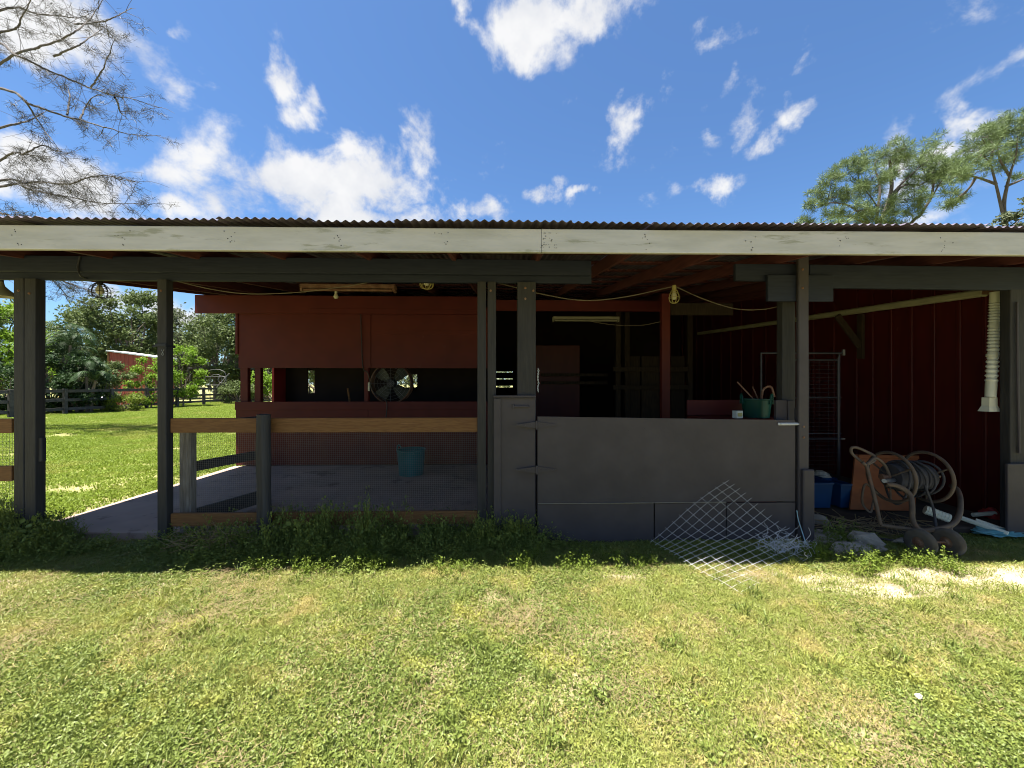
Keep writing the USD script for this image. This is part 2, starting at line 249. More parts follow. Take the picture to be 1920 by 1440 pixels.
class MB:
    """Collects primitives into one mesh."""
    def __init__(s): s.v, s.f, s.n = [], [], 0

    def add(s, v, f):
        v = np.asarray(v, float); f = np.asarray(f, int)
        if f.shape[1] == 4: f = np.vstack([f[:, [0, 1, 2]], f[:, [0, 2, 3]]])
        s.v.append(v); s.f.append(f + s.n); s.n += len(v); return s

    def box(s, x0, x1, y0, y1, z0, z1, ch=0.003, M=None):
        """A box with chamfered edges."""
        global _h
        lo, hi = np.minimum([x0, y0, z0], [x1, y1, z1]), np.maximum([x0, y0, z0], [x1, y1, z1])
        c, e = (lo + hi) / 2, (hi - lo) / 2
        ch = min(ch, *(e * 0.45))
        pts = []
        for sx in (-1, 1):
            for sy in (-1, 1):
                for sz in (-1, 1):
                    for k in range(3):
                        d = e.copy() - ch; d[k] = e[k]
                        pts.append(c + d * (sx, sy, sz))
        pts = np.array(pts)
        if _h is None:
            u = []
            for sx in (-1, 1):
                for sy in (-1, 1):
                    for sz in (-1, 1):
                        for k in range(3):
                            d = np.array([.8, .8, .8]); d[k] = 1; u.append(d * (sx, sy, sz))
            u = np.array(u); hull = trimesh.Trimesh(u, process=False).convex_hull
            idx = [int(np.argmin(((u - p) ** 2).sum(1))) for p in hull.vertices]
            _h = np.array(idx)[hull.faces]
        if M is not None: pts = pts @ np.asarray(M)[:3, :3].T + np.asarray(M)[:3, 3]
        return s.add(pts, _h)

    def bar(s, p, q, w, h, ch=0.003, up=(0, 0, 1)):
        """A board from p to q, w wide sideways and h high, centred on the line."""
        p, q = np.asarray(p, float), np.asarray(q, float)
        d = q - p; L = np.linalg.norm(d); d /= L
        a = np.cross(up, d); a /= np.linalg.norm(a); b = np.cross(d, a)
        M = np.eye(4); M[:3, 0], M[:3, 1], M[:3, 2], M[:3, 3] = d, a, b, (p + q) / 2
        return s.box(-L / 2, L / 2, -w / 2, w / 2, -h / 2, h / 2, ch, M)

    def timber(s, p, q, w, h, ch=.004, up=(0, 0, 1), amp=.0022, seed=None):
        """A sawn board from p to q with slightly uneven edges."""
        p, q = np.asarray(p, float), np.asarray(q, float)
        d = q - p; L = np.linalg.norm(d); d /= L
        a = np.cross(up, d); a /= np.linalg.norm(a); b = np.cross(d, a); n = max(3, int(L / .16)); t = np.linspace(0, L, n)
        sec = np.array([(-w / 2 + ch, -h / 2), (w / 2 - ch, -h / 2), (w / 2, -h / 2 + ch), (w / 2, h / 2 - ch), (w / 2 - ch, h / 2), (-w / 2 + ch, h / 2), (-w / 2, h / 2 - ch), (-w / 2, -h / 2 + ch)])
        sd = abs(p[0] * 3.1 + p[1] * 1.7 + p[2]) * 5 if seed is None else seed
        P_ = np.stack([np.repeat(t[:, None] * 2.2 + sd, 8, 1), np.broadcast_to(np.arange(8) * 3.7, (n, 8)), np.full((n, 8), sd)], -1)
        off = 1 + (meshkit.fbm(P_, 3, 5) - .5)[..., None] * 2 * amp / np.array([w / 2, h / 2])
        sw = (meshkit.fbm(np.stack([t * .8 + sd, t * 0, t * 0 + 9], -1), 2, 3) - .5) * amp * 2
        v = p + t[:, None, None] * d + (sec[None, :, 0] * off[..., 0] + sw[:, None])[..., None] * a + (sec[None, :, 1] * off[..., 1])[..., None] * b
        v = v.reshape(-1, 3); i, j = np.meshgrid(np.arange(n - 1), np.arange(8), indexing='ij')
        f = np.stack([i * 8 + j, i * 8 + (j + 1) % 8, (i + 1) * 8 + (j + 1) % 8, (i + 1) * 8 + j], -1).reshape(-1, 4)
        f = np.vstack([f[:, [0, 1, 2]], f[:, [0, 2, 3]], [[0, k + 1, k] for k in range(1, 7)], [[(n - 1) * 8, (n - 1) * 8 + k, (n - 1) * 8 + k + 1] for k in range(1, 7)]])
        return s.add(v, f)

    def panel(s, x0, x1, y, th, z0, z1, amp=.003, seed=0, dz1=0.0, top=None):
        """A sheet facing -y, slightly buckled; its top may slope."""
        nx, nz = max(3, int((x1 - x0) / .12)), max(3, int((z1 - z0) / .12))
        u, w = np.meshgrid(np.linspace(0, 1, nx), np.linspace(0, 1, nz), indexing='ij')
        X = x0 + (x1 - x0) * u; Z = z0 + (z1 + dz1 * u - z0) * w
        e = np.minimum(1, 6 * np.minimum(np.minimum(u, 1 - u), np.minimum(w, 1 - w)) + .25)
        dy = (meshkit.fbm(np.stack([X * 1.1 + seed, Z * 1.3, 0 * X + seed * 3.1], -1), 3, seed) - .5) * 2 * amp * e
        a, b = np.stack([X, y + dy, Z], -1).reshape(-1, 3), np.stack([X, y + th + 0 * dy, Z], -1).reshape(-1, 3)
        i, j = np.meshgrid(np.arange(nx - 1), np.arange(nz - 1), indexing='ij'); N = nx * nz
        f = np.stack([i * nz + j, (i + 1) * nz + j, (i + 1) * nz + j + 1, i * nz + j + 1], -1).reshape(-1, 4)
        ring = list(range(0, nz)) + [k * nz + nz - 1 for k in range(1, nx)] + [(nx - 1) * nz + k for k in range(nz - 2, -1, -1)] + [k * nz for k in range(nx - 2, 0, -1)]
        rf = [[ring[k], ring[(k + 1) % len(ring)], ring[(k + 1) % len(ring)] + N, ring[k] + N] for k in range(len(ring))]
        return s.add(np.vstack([a, b]), np.vstack([f, f[:, ::-1] + N, rf]))

    def tube(s, pts, r, sides=6, caps=True):
        p = np.asarray(pts, float); n = len(p); r = np.broadcast_to(r, (n,)).astype(float)
        t = np.gradient(p, axis=0); t /= np.linalg.norm(t, axis=1, keepdims=True) + 1e-12
        a = np.zeros_like(p); ref = np.array([0, 0, 1.0]) if abs(t[0, 2]) < .9 else np.array([1.0, 0, 0])
        for i in range(n):
            x = np.cross(t[i], ref); x /= np.linalg.norm(x) + 1e-12; a[i] = x; ref = np.cross(x, t[i])
        b = np.cross(t, a); ang = np.arange(sides) * 2 * np.pi / sides
        v = (p[:, None] + r[:, None, None] * (np.cos(ang)[None, :, None] * a[:, None] + np.sin(ang)[None, :, None] * b[:, None])).reshape(-1, 3)
        i, j = np.meshgrid(np.arange(n - 1), np.arange(sides), indexing='ij')
        f = np.stack([i * sides + j, i * sides + (j + 1) % sides, (i + 1) * sides + (j + 1) % sides, (i + 1) * sides + j], -1).reshape(-1, 4)
        f = np.vstack([f[:, [0, 1, 2]], f[:, [0, 2, 3]]])
        if caps:
            c0 = [[0, (k + 1), k] for k in range(1, sides - 1)]
            c1 = [[(n - 1) * sides, (n - 1) * sides + k, (n - 1) * sides + k + 1] for k in range(1, sides - 1)]
            f = np.vstack([f, c0, c1])
        return s.add(v, f)

    def lathe(s, prof, c, axis=(0, 0, 1), seg=20):
        """Revolves (radius, height) pairs about an axis through c."""
        ax = np.asarray(axis, float); ax /= np.linalg.norm(ax)
        a = np.cross(ax, [0, 0, 1.0] if abs(ax[2]) < .9 else [1.0, 0, 0]); a /= np.linalg.norm(a); b = np.cross(ax, a)
        ang = np.arange(seg) * 2 * np.pi / seg
        ring = np.cos(ang)[:, None] * a + np.sin(ang)[:, None] * b
        v = np.vstack([np.asarray(c) + ring * max(r, 1e-4) + ax * h for r, h in prof]); n = len(prof)
        i, j = np.meshgrid(np.arange(n - 1), np.arange(seg), indexing='ij')
        f = np.stack([i * seg + j, i * seg + (j + 1) % seg, (i + 1) * seg + (j + 1) % seg, (i + 1) * seg + j], -1).reshape(-1, 4)
        return s.add(v, f)

    def mesh(s): return np.vstack(s.v), np.vstack(s.f)

    def build(s, name, look, parent='/World', smooth=False):
        parent = parent if isinstance(parent, str) else str(parent.GetPath())
        m = usdkit.mesh(stage, numbered(parent, name), s.mesh(), LOOKS[look], smooth=smooth)
        return m.GetPrim()


def resample(pts, n):
    """A smooth curve of n points through pts (Catmull-Rom)."""
    p = np.asarray(pts, float)
    if len(p) < 3: return p[0] + (p[-1] - p[0]) * np.linspace(0, 1, n)[:, None]
    q = np.vstack([2 * p[0] - p[1], p, 2 * p[-1] - p[-2]])
    out = []
    for t in np.linspace(0, len(p) - 1 - 1e-9, n):
        i = int(t); u = t - i; a, b, c, d = q[i:i + 4]
        out.append(.5 * ((2 * b) + (c - a) * u + (2 * a - 5 * b + 4 * c - d) * u * u + (3 * b - a - 3 * c + d) * u ** 3))
    return np.array(out)


def noise1(x, seed): return meshkit.fbm(np.stack([np.asarray(x, float), np.full(np.shape(x), seed * 7.3), np.zeros(np.shape(x))], -1), 3, seed)


def leaves(pos, size, seed, up=0.3, aspect=0.45, fold=0.25):
    """Folded diamond leaves at pos: 4 vertices, 2 triangles each."""
    g = np.random.default_rng(seed); n = len(pos)
    d = g.normal(size=(n, 3)); d /= np.linalg.norm(d, axis=1, keepdims=True)
    nrm = g.normal(size=(n, 3)) + np.array([0, 0, up * 3]); nrm -= (nrm * d).sum(1, keepdims=True) * d; nrm /= np.linalg.norm(nrm, axis=1, keepdims=True)
    w = np.cross(d, nrm); L = np.broadcast_to(size, (n,))[:, None] * g.uniform(.65, 1.3, (n, 1))
    a, b = pos - d * L / 2, pos + d * L / 2
    c, e = pos + w * L * aspect / 2 + nrm * L * fold * .3, pos - w * L * aspect / 2 + nrm * L * fold * .3
    v = np.stack([a, c, b, e], 1).reshape(-1, 3); k = np.arange(n)[:, None] * 4
    return v, np.vstack([k + [0, 1, 2], k + [0, 2, 3]])


def blades(base, height, width, lean, seed):
    """Bent grass blades: 5 vertices, 3 triangles each."""
    g = np.random.default_rng(seed); n = len(base)
    a = g.uniform(0, 2 * np.pi, n); d = np.stack([np.cos(a), np.sin(a), 0 * a], 1); s = np.stack([-np.sin(a), np.cos(a), 0 * a], 1)
    b2 = a + g.normal(0, .9, n); s2 = np.stack([-np.sin(b2), np.cos(b2), 0 * a], 1)
    h = height * g.uniform(.5, 1.25, (n, 1)); le = np.clip(lean * g.uniform(.3, 1.5, (n, 1)), 0, 1.3)
    w = width * g.uniform(.6, 1.3, (n, 1)) / 2
    up = np.array([0, 0, 1.0])
    m = base + d * h * .45 * np.sin(le * .6) + up * h * .55 * np.cos(le * .6)
    t = base + d * h * (.45 * np.sin(le * .6) + .5 * np.sin(le * 1.5)) + up * h * np.maximum(.55 * np.cos(le * .6) + .45 * np.cos(le * 1.5), .12)
    v = np.stack([base - s2 * w, base + s2 * w, m + s2 * w * .85, m - s2 * w * .85, t], 1).reshape(-1, 3); k = np.arange(n)[:, None] * 5
    return v, np.vstack([k + [0, 1, 2], k + [0, 2, 3], k + [3, 2, 4]])


def instancer(name, protos, look, pos, scale, seed, idx=None, tilt=0.0):
    """One PointInstancer of the prototype meshes (stuff)."""
    g = np.random.default_rng(seed); n = len(pos)
    pi = UsdGeom.PointInstancer.Define(stage, numbered('/World', name)); base = str(pi.GetPath())
    UsdGeom.Scope.Define(stage, base + '/kinds')
    for i, m in enumerate(protos):
        lk = look[i] if isinstance(look, (list, tuple)) else look
        pr = usdkit.mesh(stage, f'{base}/kinds/kind_{i:03d}', m, LOOKS[lk])
        pi.GetPrototypesRel().AddTarget(pr.GetPath())
    idx = g.integers(0, len(protos), n) if idx is None else idx
    pi.CreateProtoIndicesAttr(Vt.IntArray.FromNumpy(idx.astype(np.int32)))
    pi.CreatePositionsAttr(Vt.Vec3fArray.FromNumpy(np.asarray(pos, np.float32)))
    sc = np.asarray(scale, float); sc = np.repeat(sc[:, None], 3, 1) if sc.ndim == 1 else sc
    pi.CreateScalesAttr(Vt.Vec3fArray.FromNumpy(sc.astype(np.float32)))
    a = g.uniform(0, 2 * np.pi, n)
    pi.CreateOrientationsAttr(Vt.QuathArray([Gf.Quath(float(math.cos(x / 2)), 0, 0, float(math.sin(x / 2))) for x in a]))
    return pi.GetPrim()


# ------------------------------------------------------------------ ground
def grid_axis(lo, hi, fine, step, far):
    a = list(np.arange(lo, hi + 1e-6, step)); s = step
    while a[-1] < far: s *= 1.35; a.append(a[-1] + s)
    s = step
    while a[0] > -far: s *= 1.35; a.insert(0, a[0] - s)
    return np.array(a)


gx, gy = grid_axis(-9, 9, 0, .15, 900), grid_axis(-1, 8, 0, .15, 900)
GX, GY = np.meshgrid(gx, gy, indexing='ij')


def ground_z(x, y):
    x, y = np.asarray(x, float), np.asarray(y, float)
    z = (meshkit.fbm(np.stack([x * 1.3, y * 1.3, 0 * x], -1), 3, 3) - .5) * .05
    inside = np.clip((y - 3.6) / .25, 0, 1) * np.clip((x + 5.1) / .25, 0, 1) * (y < 13) * (x < 6.2)
    near = np.clip(1 - (np.hypot(x, y) - 20) / 20, 0, 1)
    return z * near * (1 - inside) - .03 * inside


v = np.stack([GX, GY, ground_z(GX, GY)], -1).reshape(-1, 3)
ni, nj = GX.shape
I, J = np.meshgrid(np.arange(ni - 1), np.arange(nj - 1), indexing='ij')
f = np.stack([I * nj + J, (I + 1) * nj + J, (I + 1) * nj + J + 1, I * nj + J + 1], -1).reshape(-1, 4)
g_ = MB().add(v, f).build('ground', 'soil', smooth=True); tag(g_, 'dry sandy soil under the mown lawn', kind='structure')

# sand patches, sheets a few mm above the soil
SAND = []


def sand_patch(cx, cy, rx, ry, seed):
    a = np.linspace(0, 2 * np.pi, 48, endpoint=False)
    r = .65 + .7 * meshkit.fbm(np.stack([np.cos(a) * 1.6 + seed, np.sin(a) * 1.6, 0 * a], -1), 4, seed)
    ring = lambda k: np.stack([cx + rx * r * k * np.cos(a), cy + ry * r * k * np.sin(a)], 1)
    pts = np.vstack([[[cx, cy]]] + [ring(k) for k in (.25, .5, .75, 1)])
    z = ground_z(pts[:, 0], pts[:, 1]) + .007; z[-48:] -= .012
    fc = [[0, 1 + i, 1 + (i + 1) % 48] for i in range(48)]
    for k in range(3):
        for i in range(48):
            p, q_ = 1 + k * 48 + i, 1 + k * 48 + (i + 1) % 48
            fc += [[p, p + 48, q_ + 48], [p, q_ + 48, q_]]
    SAND.append((cx, cy, rx, ry))
    return np.column_stack([pts, z]), np.array(fc)


mb = MB()
for i, (px, py, rx, ry) in enumerate([(1840, 1082, .8, .2), (1660, 1108, .6, .14), (1760, 1080, .55, .15), (1560, 1085, .42, .1), (1900, 1100, .5, .12), (1150, 1084, .3, .03), (1430, 1078, .3, .04), (20, 1092, .14, .03), (315, 1096, .1, .025), (1810, 1140, .16, .05), (1645, 1135, .12, .04)]):
    p = at(px, py, Z=0); mb.add(*sand_patch(p[0], p[1], rx, ry, i + 3))
tag(mb.build('sand_patches', 'sand', smooth=True), 'pale bare sand showing through the lawn', kind='structure')


def in_sand(x, y):
    m = np.zeros(np.shape(x))
    for cx, cy, rx, ry in SAND: m = np.maximum(m, np.exp(-(((x - cx) / rx) ** 2 + ((y - cy) / ry) ** 2) * 1.3))
    return m


slab = MB().box(-4.9, -.05, 4.02, 7.22, -.2, .06, .01).build('concrete_slab', 'concrete'); tag(slab, 'grey concrete barn floor', kind='structure')

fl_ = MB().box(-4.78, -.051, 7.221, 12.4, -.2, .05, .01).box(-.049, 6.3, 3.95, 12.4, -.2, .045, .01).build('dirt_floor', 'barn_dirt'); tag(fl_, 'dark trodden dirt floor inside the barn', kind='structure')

# ------------------------------------------------------------------ the barn
YF, YG = 3.08, 3.84                                # fascia and front of the posts
XL, XR = -5.55, 6.6
SL = .14
zb = lambda y, x=0: 2.775 + SL * (y - YG) + .003 * x  # underside of the rafters
barn = thing('barn', 'low open-fronted horse barn, red and grey, under a corrugated metal roof', 'barn')

# roof of corrugated sheets, one after the other
PITCH, AMP = .0676, .0095
w_sheet, xs = PITCH * 10, XL
k = 0
while xs < XR:
    n = 61
    x = np.linspace(xs - .02, min(xs + w_sheet, XR) + .02, n)
    ys = np.array([3.03 + .018 * math.sin(k * 2.3) + .008 * math.sin(k * 5.1), 4.5, 6.5, 9, 12.7])
    X_, Y_ = np.meshgrid(x, ys, indexing='ij')
    Z_ = zb(Y_, X_) + .14 + .022 + AMP + AMP * np.cos(2 * np.pi * X_ / PITCH) + .005 * (k % 2) + .004 * math.sin(k * 1.7) + .012 * (noise1(X_ * .7, 2) - .5)
    v = np.stack([X_, Y_, Z_], -1); th = np.array([0, 0, -.0012])
    top, bot = v.reshape(-1, 3), (v + th).reshape(-1, 3); m = len(ys)
    i, j = np.meshgrid(np.arange(n - 1), np.arange(m - 1), indexing='ij')
    q_ = np.stack([i * m + j, (i + 1) * m + j, (i + 1) * m + j + 1, i * m + j + 1], -1).reshape(-1, 4)
    rim = np.stack([np.arange(n - 1) * m, n * m + np.arange(n - 1) * m, n * m + (np.arange(n - 1) + 1) * m, (np.arange(n - 1) + 1) * m], -1)
    MB().add(np.vstack([top, bot]), np.vstack([q_, q_[:, ::-1] + n * m, rim])).build('roof_sheet', 'roof_metal', barn, smooth=50)
    xs += w_sheet; k += 1
for kk in range(-7, 8):                             # rafters
    x = .35 + .82 * kk
    if not XL < x < XR - .1: continue
    MB().bar((x, 3.12, zb(3.12, x) + .07), (x, 12.6, zb(12.6, x) + .07), .038, .138).build('rafter', 'rafter_wood', barn)
for s_ in (XL + .02, ):                              # the end rafter on the left
    MB().bar((s_, 3.12, zb(3.12, s_) + .06), (s_, 12.6, zb(12.6, s_) + .06), .038, .184).build('rafter', 'rafter_wood', barn)
for y in np.arange(3.5, 12.6, .62):                  # battens that carry the sheets
    MB().bar((XL, y, zb(y, XL) + .15), (XR, y, zb(y, XR) + .15), .085, .02).build('batten', 'rafter_wood', barn)
# fascia boards with nail heads and a joint
seam = at(1015, 450, Y=YF)[0]
for a, b in ((XL, seam - .002), (seam + .002, XR)):
    fb = MB().timber((a, YF + .019, 2.705 + .003 * a), (b, YF + .019, 2.705 + .003 * b), .038, .186, .004).build('fascia_board', 'fascia_paint', barn, smooth=35)
nails = MB()
for kk in range(-7, 8):
    x0 = .35 + .82 * kk
    for _ in range(7):
        x, z = x0 + RNG.normal(0, .035), 2.705 + .003 * x0 + RNG.uniform(-.07, .06)
        r = RNG.uniform(.0022, .0045)
        nails.lathe([(0, -.003), (r, -.003), (r, .002)], (x, YF, z), (0, 1, 0), 6)
for _ in range(26):
    x, z = seam + .004 + RNG.uniform(0, .12), 2.705 + RNG.choice([-.055, -.035, .02, .06]) + RNG.normal(0, .003)
    nails.lathe([(0, -.003), (.002, -.003), (.002, .002)], (x, YF, z), (0, 1, 0), 6)
tag(nails.build('nail_head', 'black_metal', barn), kind='stuff')

# beams over the posts
xe = at(1107, 510, Y=YG)[0]
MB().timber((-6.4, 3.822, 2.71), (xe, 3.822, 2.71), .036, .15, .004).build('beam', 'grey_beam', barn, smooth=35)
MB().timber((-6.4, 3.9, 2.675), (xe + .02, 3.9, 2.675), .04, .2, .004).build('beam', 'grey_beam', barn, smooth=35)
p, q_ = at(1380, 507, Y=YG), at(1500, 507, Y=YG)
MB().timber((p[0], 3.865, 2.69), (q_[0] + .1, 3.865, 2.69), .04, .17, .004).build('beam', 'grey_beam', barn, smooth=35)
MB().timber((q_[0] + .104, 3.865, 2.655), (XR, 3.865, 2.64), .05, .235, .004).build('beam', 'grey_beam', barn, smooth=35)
a, b = at(1440, 515, Y=3.8), at(1563, 565, Y=3.8)
MB().box(a[0], b[0], 3.8, 3.838, b[2], a[2], .004).build('gusset_board', 'grey_beam', barn)


def post(px0, px1, top, y0=YG, y1=3.93, look='grey_wood', z0=-.1, name='post'):
    a, b = at(px0, 720, Y=y0)[0], at(px1, 720, Y=y0)[0]
    return MB().timber(((a + b) / 2, (y0 + y1) / 2, z0), ((a + b) / 2, (y0 + y1) / 2, top), y1 - y0, b - a, .006, up=(1, 0, 0)).build(name, look, barn, smooth=35)


p1 = post(25, 44, 2.575); p1b = post(45, 66, 2.575)
MB().box(at(66.5, 0, Y=YG)[0], at(66.5, 0, Y=YG)[0] + .035, 3.86, 3.9, at(80, 865, Y=3.88)[2], at(80, 820, Y=3.88)[2], .005).build('gate_stop', 'black_wood', barn)
p2 = post(294, 311, 2.575)
post(895, 911, 2.575); post(914, 930, 2.575, YG + .004); post(970, 1005, 2.57, YG - .012, 3.93)
# narrow grey panel box under the middle posts
a, b = at(926, 742, Y=3.79), at(1004, 990, Y=3.79)
pan = MB().box(a[0], b[0], 3.8, 3.826, .06, a[2] - .02, .004).build('side_panel', 'grey_paint', barn)
MB().box(a[0] - .004, b[0] + .003, 3.77, 3.85, a[2] - .018, a[2] + .004, .004).build('panel_cap', 'grey_paint', pan)
xx = at(939, 0, Y=3.79)[0]
MB().box(a[0] - .001, xx, 3.782, 3.798, .05, a[2] - .026, .004).build('batten', 'grey_paint', pan)
hx = MB(); c0 = at(962, 762, Y=3.79); c1 = at(992, 762, Y=3.79)
hx.box(c0[0], c1[0], 3.785, 3.798, c0[2] - .012, c0[2] + .012, .003).tube([(c0[0], 3.78, c0[2]), (c1[0], 3.78, c0[2])], .006, 6).box(c0[0] - .004, c0[0] + .01, 3.775, 3.798, c0[2] - .022, c0[2] + .022)
hx.build('bolt_latch', 'grey_paint', pan)
# right post group
post(1498, 1517, 2.86, 3.76, 3.798, 'grey_paint'); post(1467, 1492, 2.57, 3.95, 4.04, 'grey_wood')
a, b = at(1504, 880, Y=3.74), at(1525, 990, Y=3.74)
MB().box(a[0], b[0], 3.72, 3.756, -.06, a[2], .012).build('post_foot', 'grey_paint', barn)
post(1494, 1503, at(1497, 765, Y=3.8)[2], 3.802, 3.84, 'grey_paint', name='gate_stop')
# post and kick board at the far right
post(1895, 1935, 2.55, 3.84, 3.93, 'grey_wood')
a = at(1890, 870, Y=3.79)
MB().box(a[0], a[0] + .9, 3.79, 3.815, .02, a[2], .004).build('kick_board', 'grey_paint', barn)
MB().tube(resample([(at(1906, 560, Y=3.83)[0], 3.825, 2.4), (at(1906, 700, Y=3.83)[0] + .004, 3.825, 1.7), (at(1910, 860, Y=3.83)[0], 3.825, .85)], 8), .012, 6).build('conduit', 'grey_paint', barn)

# the wide half gate, hinged on the panel
g0, g1 = at(1008, 781, Y=3.78), at(1491, 788, Y=3.78)
gate = UsdGeom.Xform.Define(stage, numbered('/World/barn', 'gate')).GetPrim()
zs = at(1200, 943, Y=3.78)[2]


def quad_prism(x0, x1, y0, y1, za, zb_, zc, zd):
    """Board face with corners (x0,za) (x1,zb_) bottom and (x1,zc) (x0,zd) top."""
    v = [(x0, y0, za), (x1, y0, zb_), (x1, y0, zc), (x0, y0, zd), (x0, y1, za), (x1, y1, zb_), (x1, y1, zc), (x0, y1, zd)]
    return v, [[0, 1, 2, 3], [5, 4, 7, 6], [4, 0, 3, 7], [1, 5, 6, 2], [3, 2, 6, 7], [4, 5, 1, 0]]


MB().panel(g0[0], g1[0], 3.78, .018, zs + .004, g0[2], .0045, 3, g1[2] - g0[2]).build('gate_panel', 'grey_paint', gate, smooth=40)
for xa, xb, dz in ((1008, 1226, 0), (1228, 1361, -.004), (1363, 1491, -.008)):
    xa, xb = at(xa, 0, Y=3.78)[0], at(xb, 0, Y=3.78)[0]
    MB().panel(xa, xb - .003, 3.777, .02, .0 - dz * 2, zs + dz - .001, .003, int(xa * 10) % 7).build('kick_panel', 'grey_paint', gate, smooth=40)
lip = MB().bar((g0[0], 3.774, zs + .003), (at(1361, 0, Y=3.78)[0], 3.774, zs + .003), .012, .006, .001).build('metal_lip', 'steel', gate)
for zz in (797, 881):
    c = at(1006, zz, Y=3.77)
    h = MB()
    for sgn, L in ((-1, .2), (1, .195)):
        h.add(*quad_prism(c[0] + sgn * .008, c[0] + sgn * L, 3.768, 3.774, c[2] - .032, c[2] - .006, c[2] + .006, c[2] + .032) if sgn > 0 else quad_prism(c[0] - L, c[0] - .008, 3.768, 3.774, c[2] - .006, c[2] - .032, c[2] + .032, c[2] + .006))
        for t in (.25, .55, .85): h.lathe([(0, -.004), (.006, -.003), (.007, .001)], (c[0] + sgn * L * t, 3.768, c[2]), (0, 1, 0), 8)
    h.tube([(c[0], 3.766, c[2] - .042), (c[0], 3.766, c[2] + .042)], .009, 8)
    h.build('strap_hinge', 'grey_paint', gate)
c0, c1 = at(1459, 795, Y=3.77), at(1496, 795, Y=3.77)
MB().box(c0[0], c1[0], 3.765, 3.778, c0[2] - .012, c0[2] + .012, .003).tube([(c0[0] + .02, 3.758, c0[2]), (c1[0], 3.758, c0[2])], .007, 6).build('slide_bolt', 'galvanized', gate)
nl_ = MB(); g_n = np.random.default_rng(44)
for x_ in np.sort(g_n.uniform(g0[0] + .05, g1[0] - .05, 11)):
    for z_ in (zs + .05, 1.1): nl_.lathe([(0, -.0025), (.0035, -.002), (.004, .0015)], (x_ + g_n.normal(0, .02), 3.7805, z_ + g_n.normal(0, .012)), (0, 1, 0), 7)
    nl_.lathe([(0, -.0025), (.0035, -.002), (.004, .0015)], (x_ + g_n.normal(0, .02), 3.7775, .15 + g_n.normal(0, .02)), (0, 1, 0), 7)
tag(nl_.build('nail_head', 'grey_wood', gate), kind='stuff')
bo_ = MB()
for px_, py_, y_ in ((1507, 800, 3.76), (1507, 820, 3.76), (1505, 505, 3.76), (1505, 540, 3.76), (920, 545, YG), (985, 540, YG - .012), (985, 560, YG - .012), (302, 545, YG), (35, 545, YG), (55, 550, YG), (1000, 545, YG - .012)):
    bo_.lathe([(0, -.009), (.007, -.009), (.009, -.004), (.012, -.003), (.012, .001)], at(px_, py_, Y=y_), (0, 1, 0), 8)
tag(bo_.build('bolt_head', 'rusty', barn), kind='stuff')
fr = MB()
fr.box(g0[0] + .01, g1[0] - .01, 3.8, 3.84, 1.05, 1.14).box(g0[0] + .01, g1[0] - .01, 3.8, 3.84, .1, .19); fr.build('gate_frame', 'grey_wood', gate)

# stall at the back left: boarded upper and lower front wall with an open strip between
YW = 7.2
zt, zo, zl = at(600, 587, Y=YW)[2], at(600, 690, Y=YW)[2], at(600, 753, Y=YW)[2]
xw0, xw1 = at(442, 0, Y=YW)[0], at(915, 0, Y=YW)[0]
stall = UsdGeom.Xform.Define(stage, numbered('/World/barn', 'stall_wall')).GetPrim()
xj = at(683, 0, Y=YW)[0]
for xa, xb in ((xw0 + .05, xj - .06), (xj - .057, xj + .12), (xj + .123, xw1)):
    MB().panel(xa, xb, YW + (.0 if xb - xa > .5 else -.012), .015, zo, zt + .12, .007, int(abs(xa) * 9) % 11).build('wall_panel', 'red_paint', stall, smooth=40)
MB().box(xw0, xw0 + .047, YW - .02, YW + .1, zo + .25, zt - .003, .004).build('corner_board', 'red_paint', stall)
MB().box(xj + .124, xw1, YW - .008, YW - .001, zo + .62, zo + .69, .002).build('batten', 'red_paint', stall)
lo = np.array([xw0, xw0 + 2.4, xw1])
for i in range(2):
    MB().box(lo[i] + (.002 if i else 0), lo[i + 1], YW, YW + .018, .07, zl - .14, .003).build('lower_panel', 'red_paint', stall)
MB().box(xw0 - .004, xw1, YW - .022, YW - .002, zl - .15, zl, .004).build('rail_board', 'red_paint', stall)
for a, b in ((449, 463), (476, 487), (682, 690)):
    MB().box(at(a, 0, Y=YW)[0], at(b, 0, Y=YW)[0], YW + .02, YW + .11, zl - .1, zo + .1, .004).build('stud', 'red_paint', stall)
p = at(365, 553, Y=7.1); q_ = at(365, 587, Y=7.1)
MB().box(p[0], at(905, 0, Y=7.1)[0], 7.1, 7.14, q_[2], p[2], .004).build('header_beam', 'red_paint', barn)
xh = at(580, 0, Y=7.09)[0]
MB().box(xh, xw1, 7.085, 7.098, q_[2] - .0, q_[2] + .09, .003).build('header_board', 'red_paint', barn)
p, q_ = at(925, 562, Y=7.2), at(1238, 584, Y=7.2)
MB().box(p[0], q_[0], 7.2, 7.24, q_[2], p[2], .004).build('header_beam', 'red_paint', barn)
p, q_ = at(1257, 568, Y=6.4), at(1375, 591, Y=6.4)
MB().box(p[0], q_[0], 6.4, 6.44, q_[2], p[2], .004).build('header_beam', 'old_wood', barn)
post(1241, 1257, 3.05, 6.3, 6.39, 'red_paint', 0)
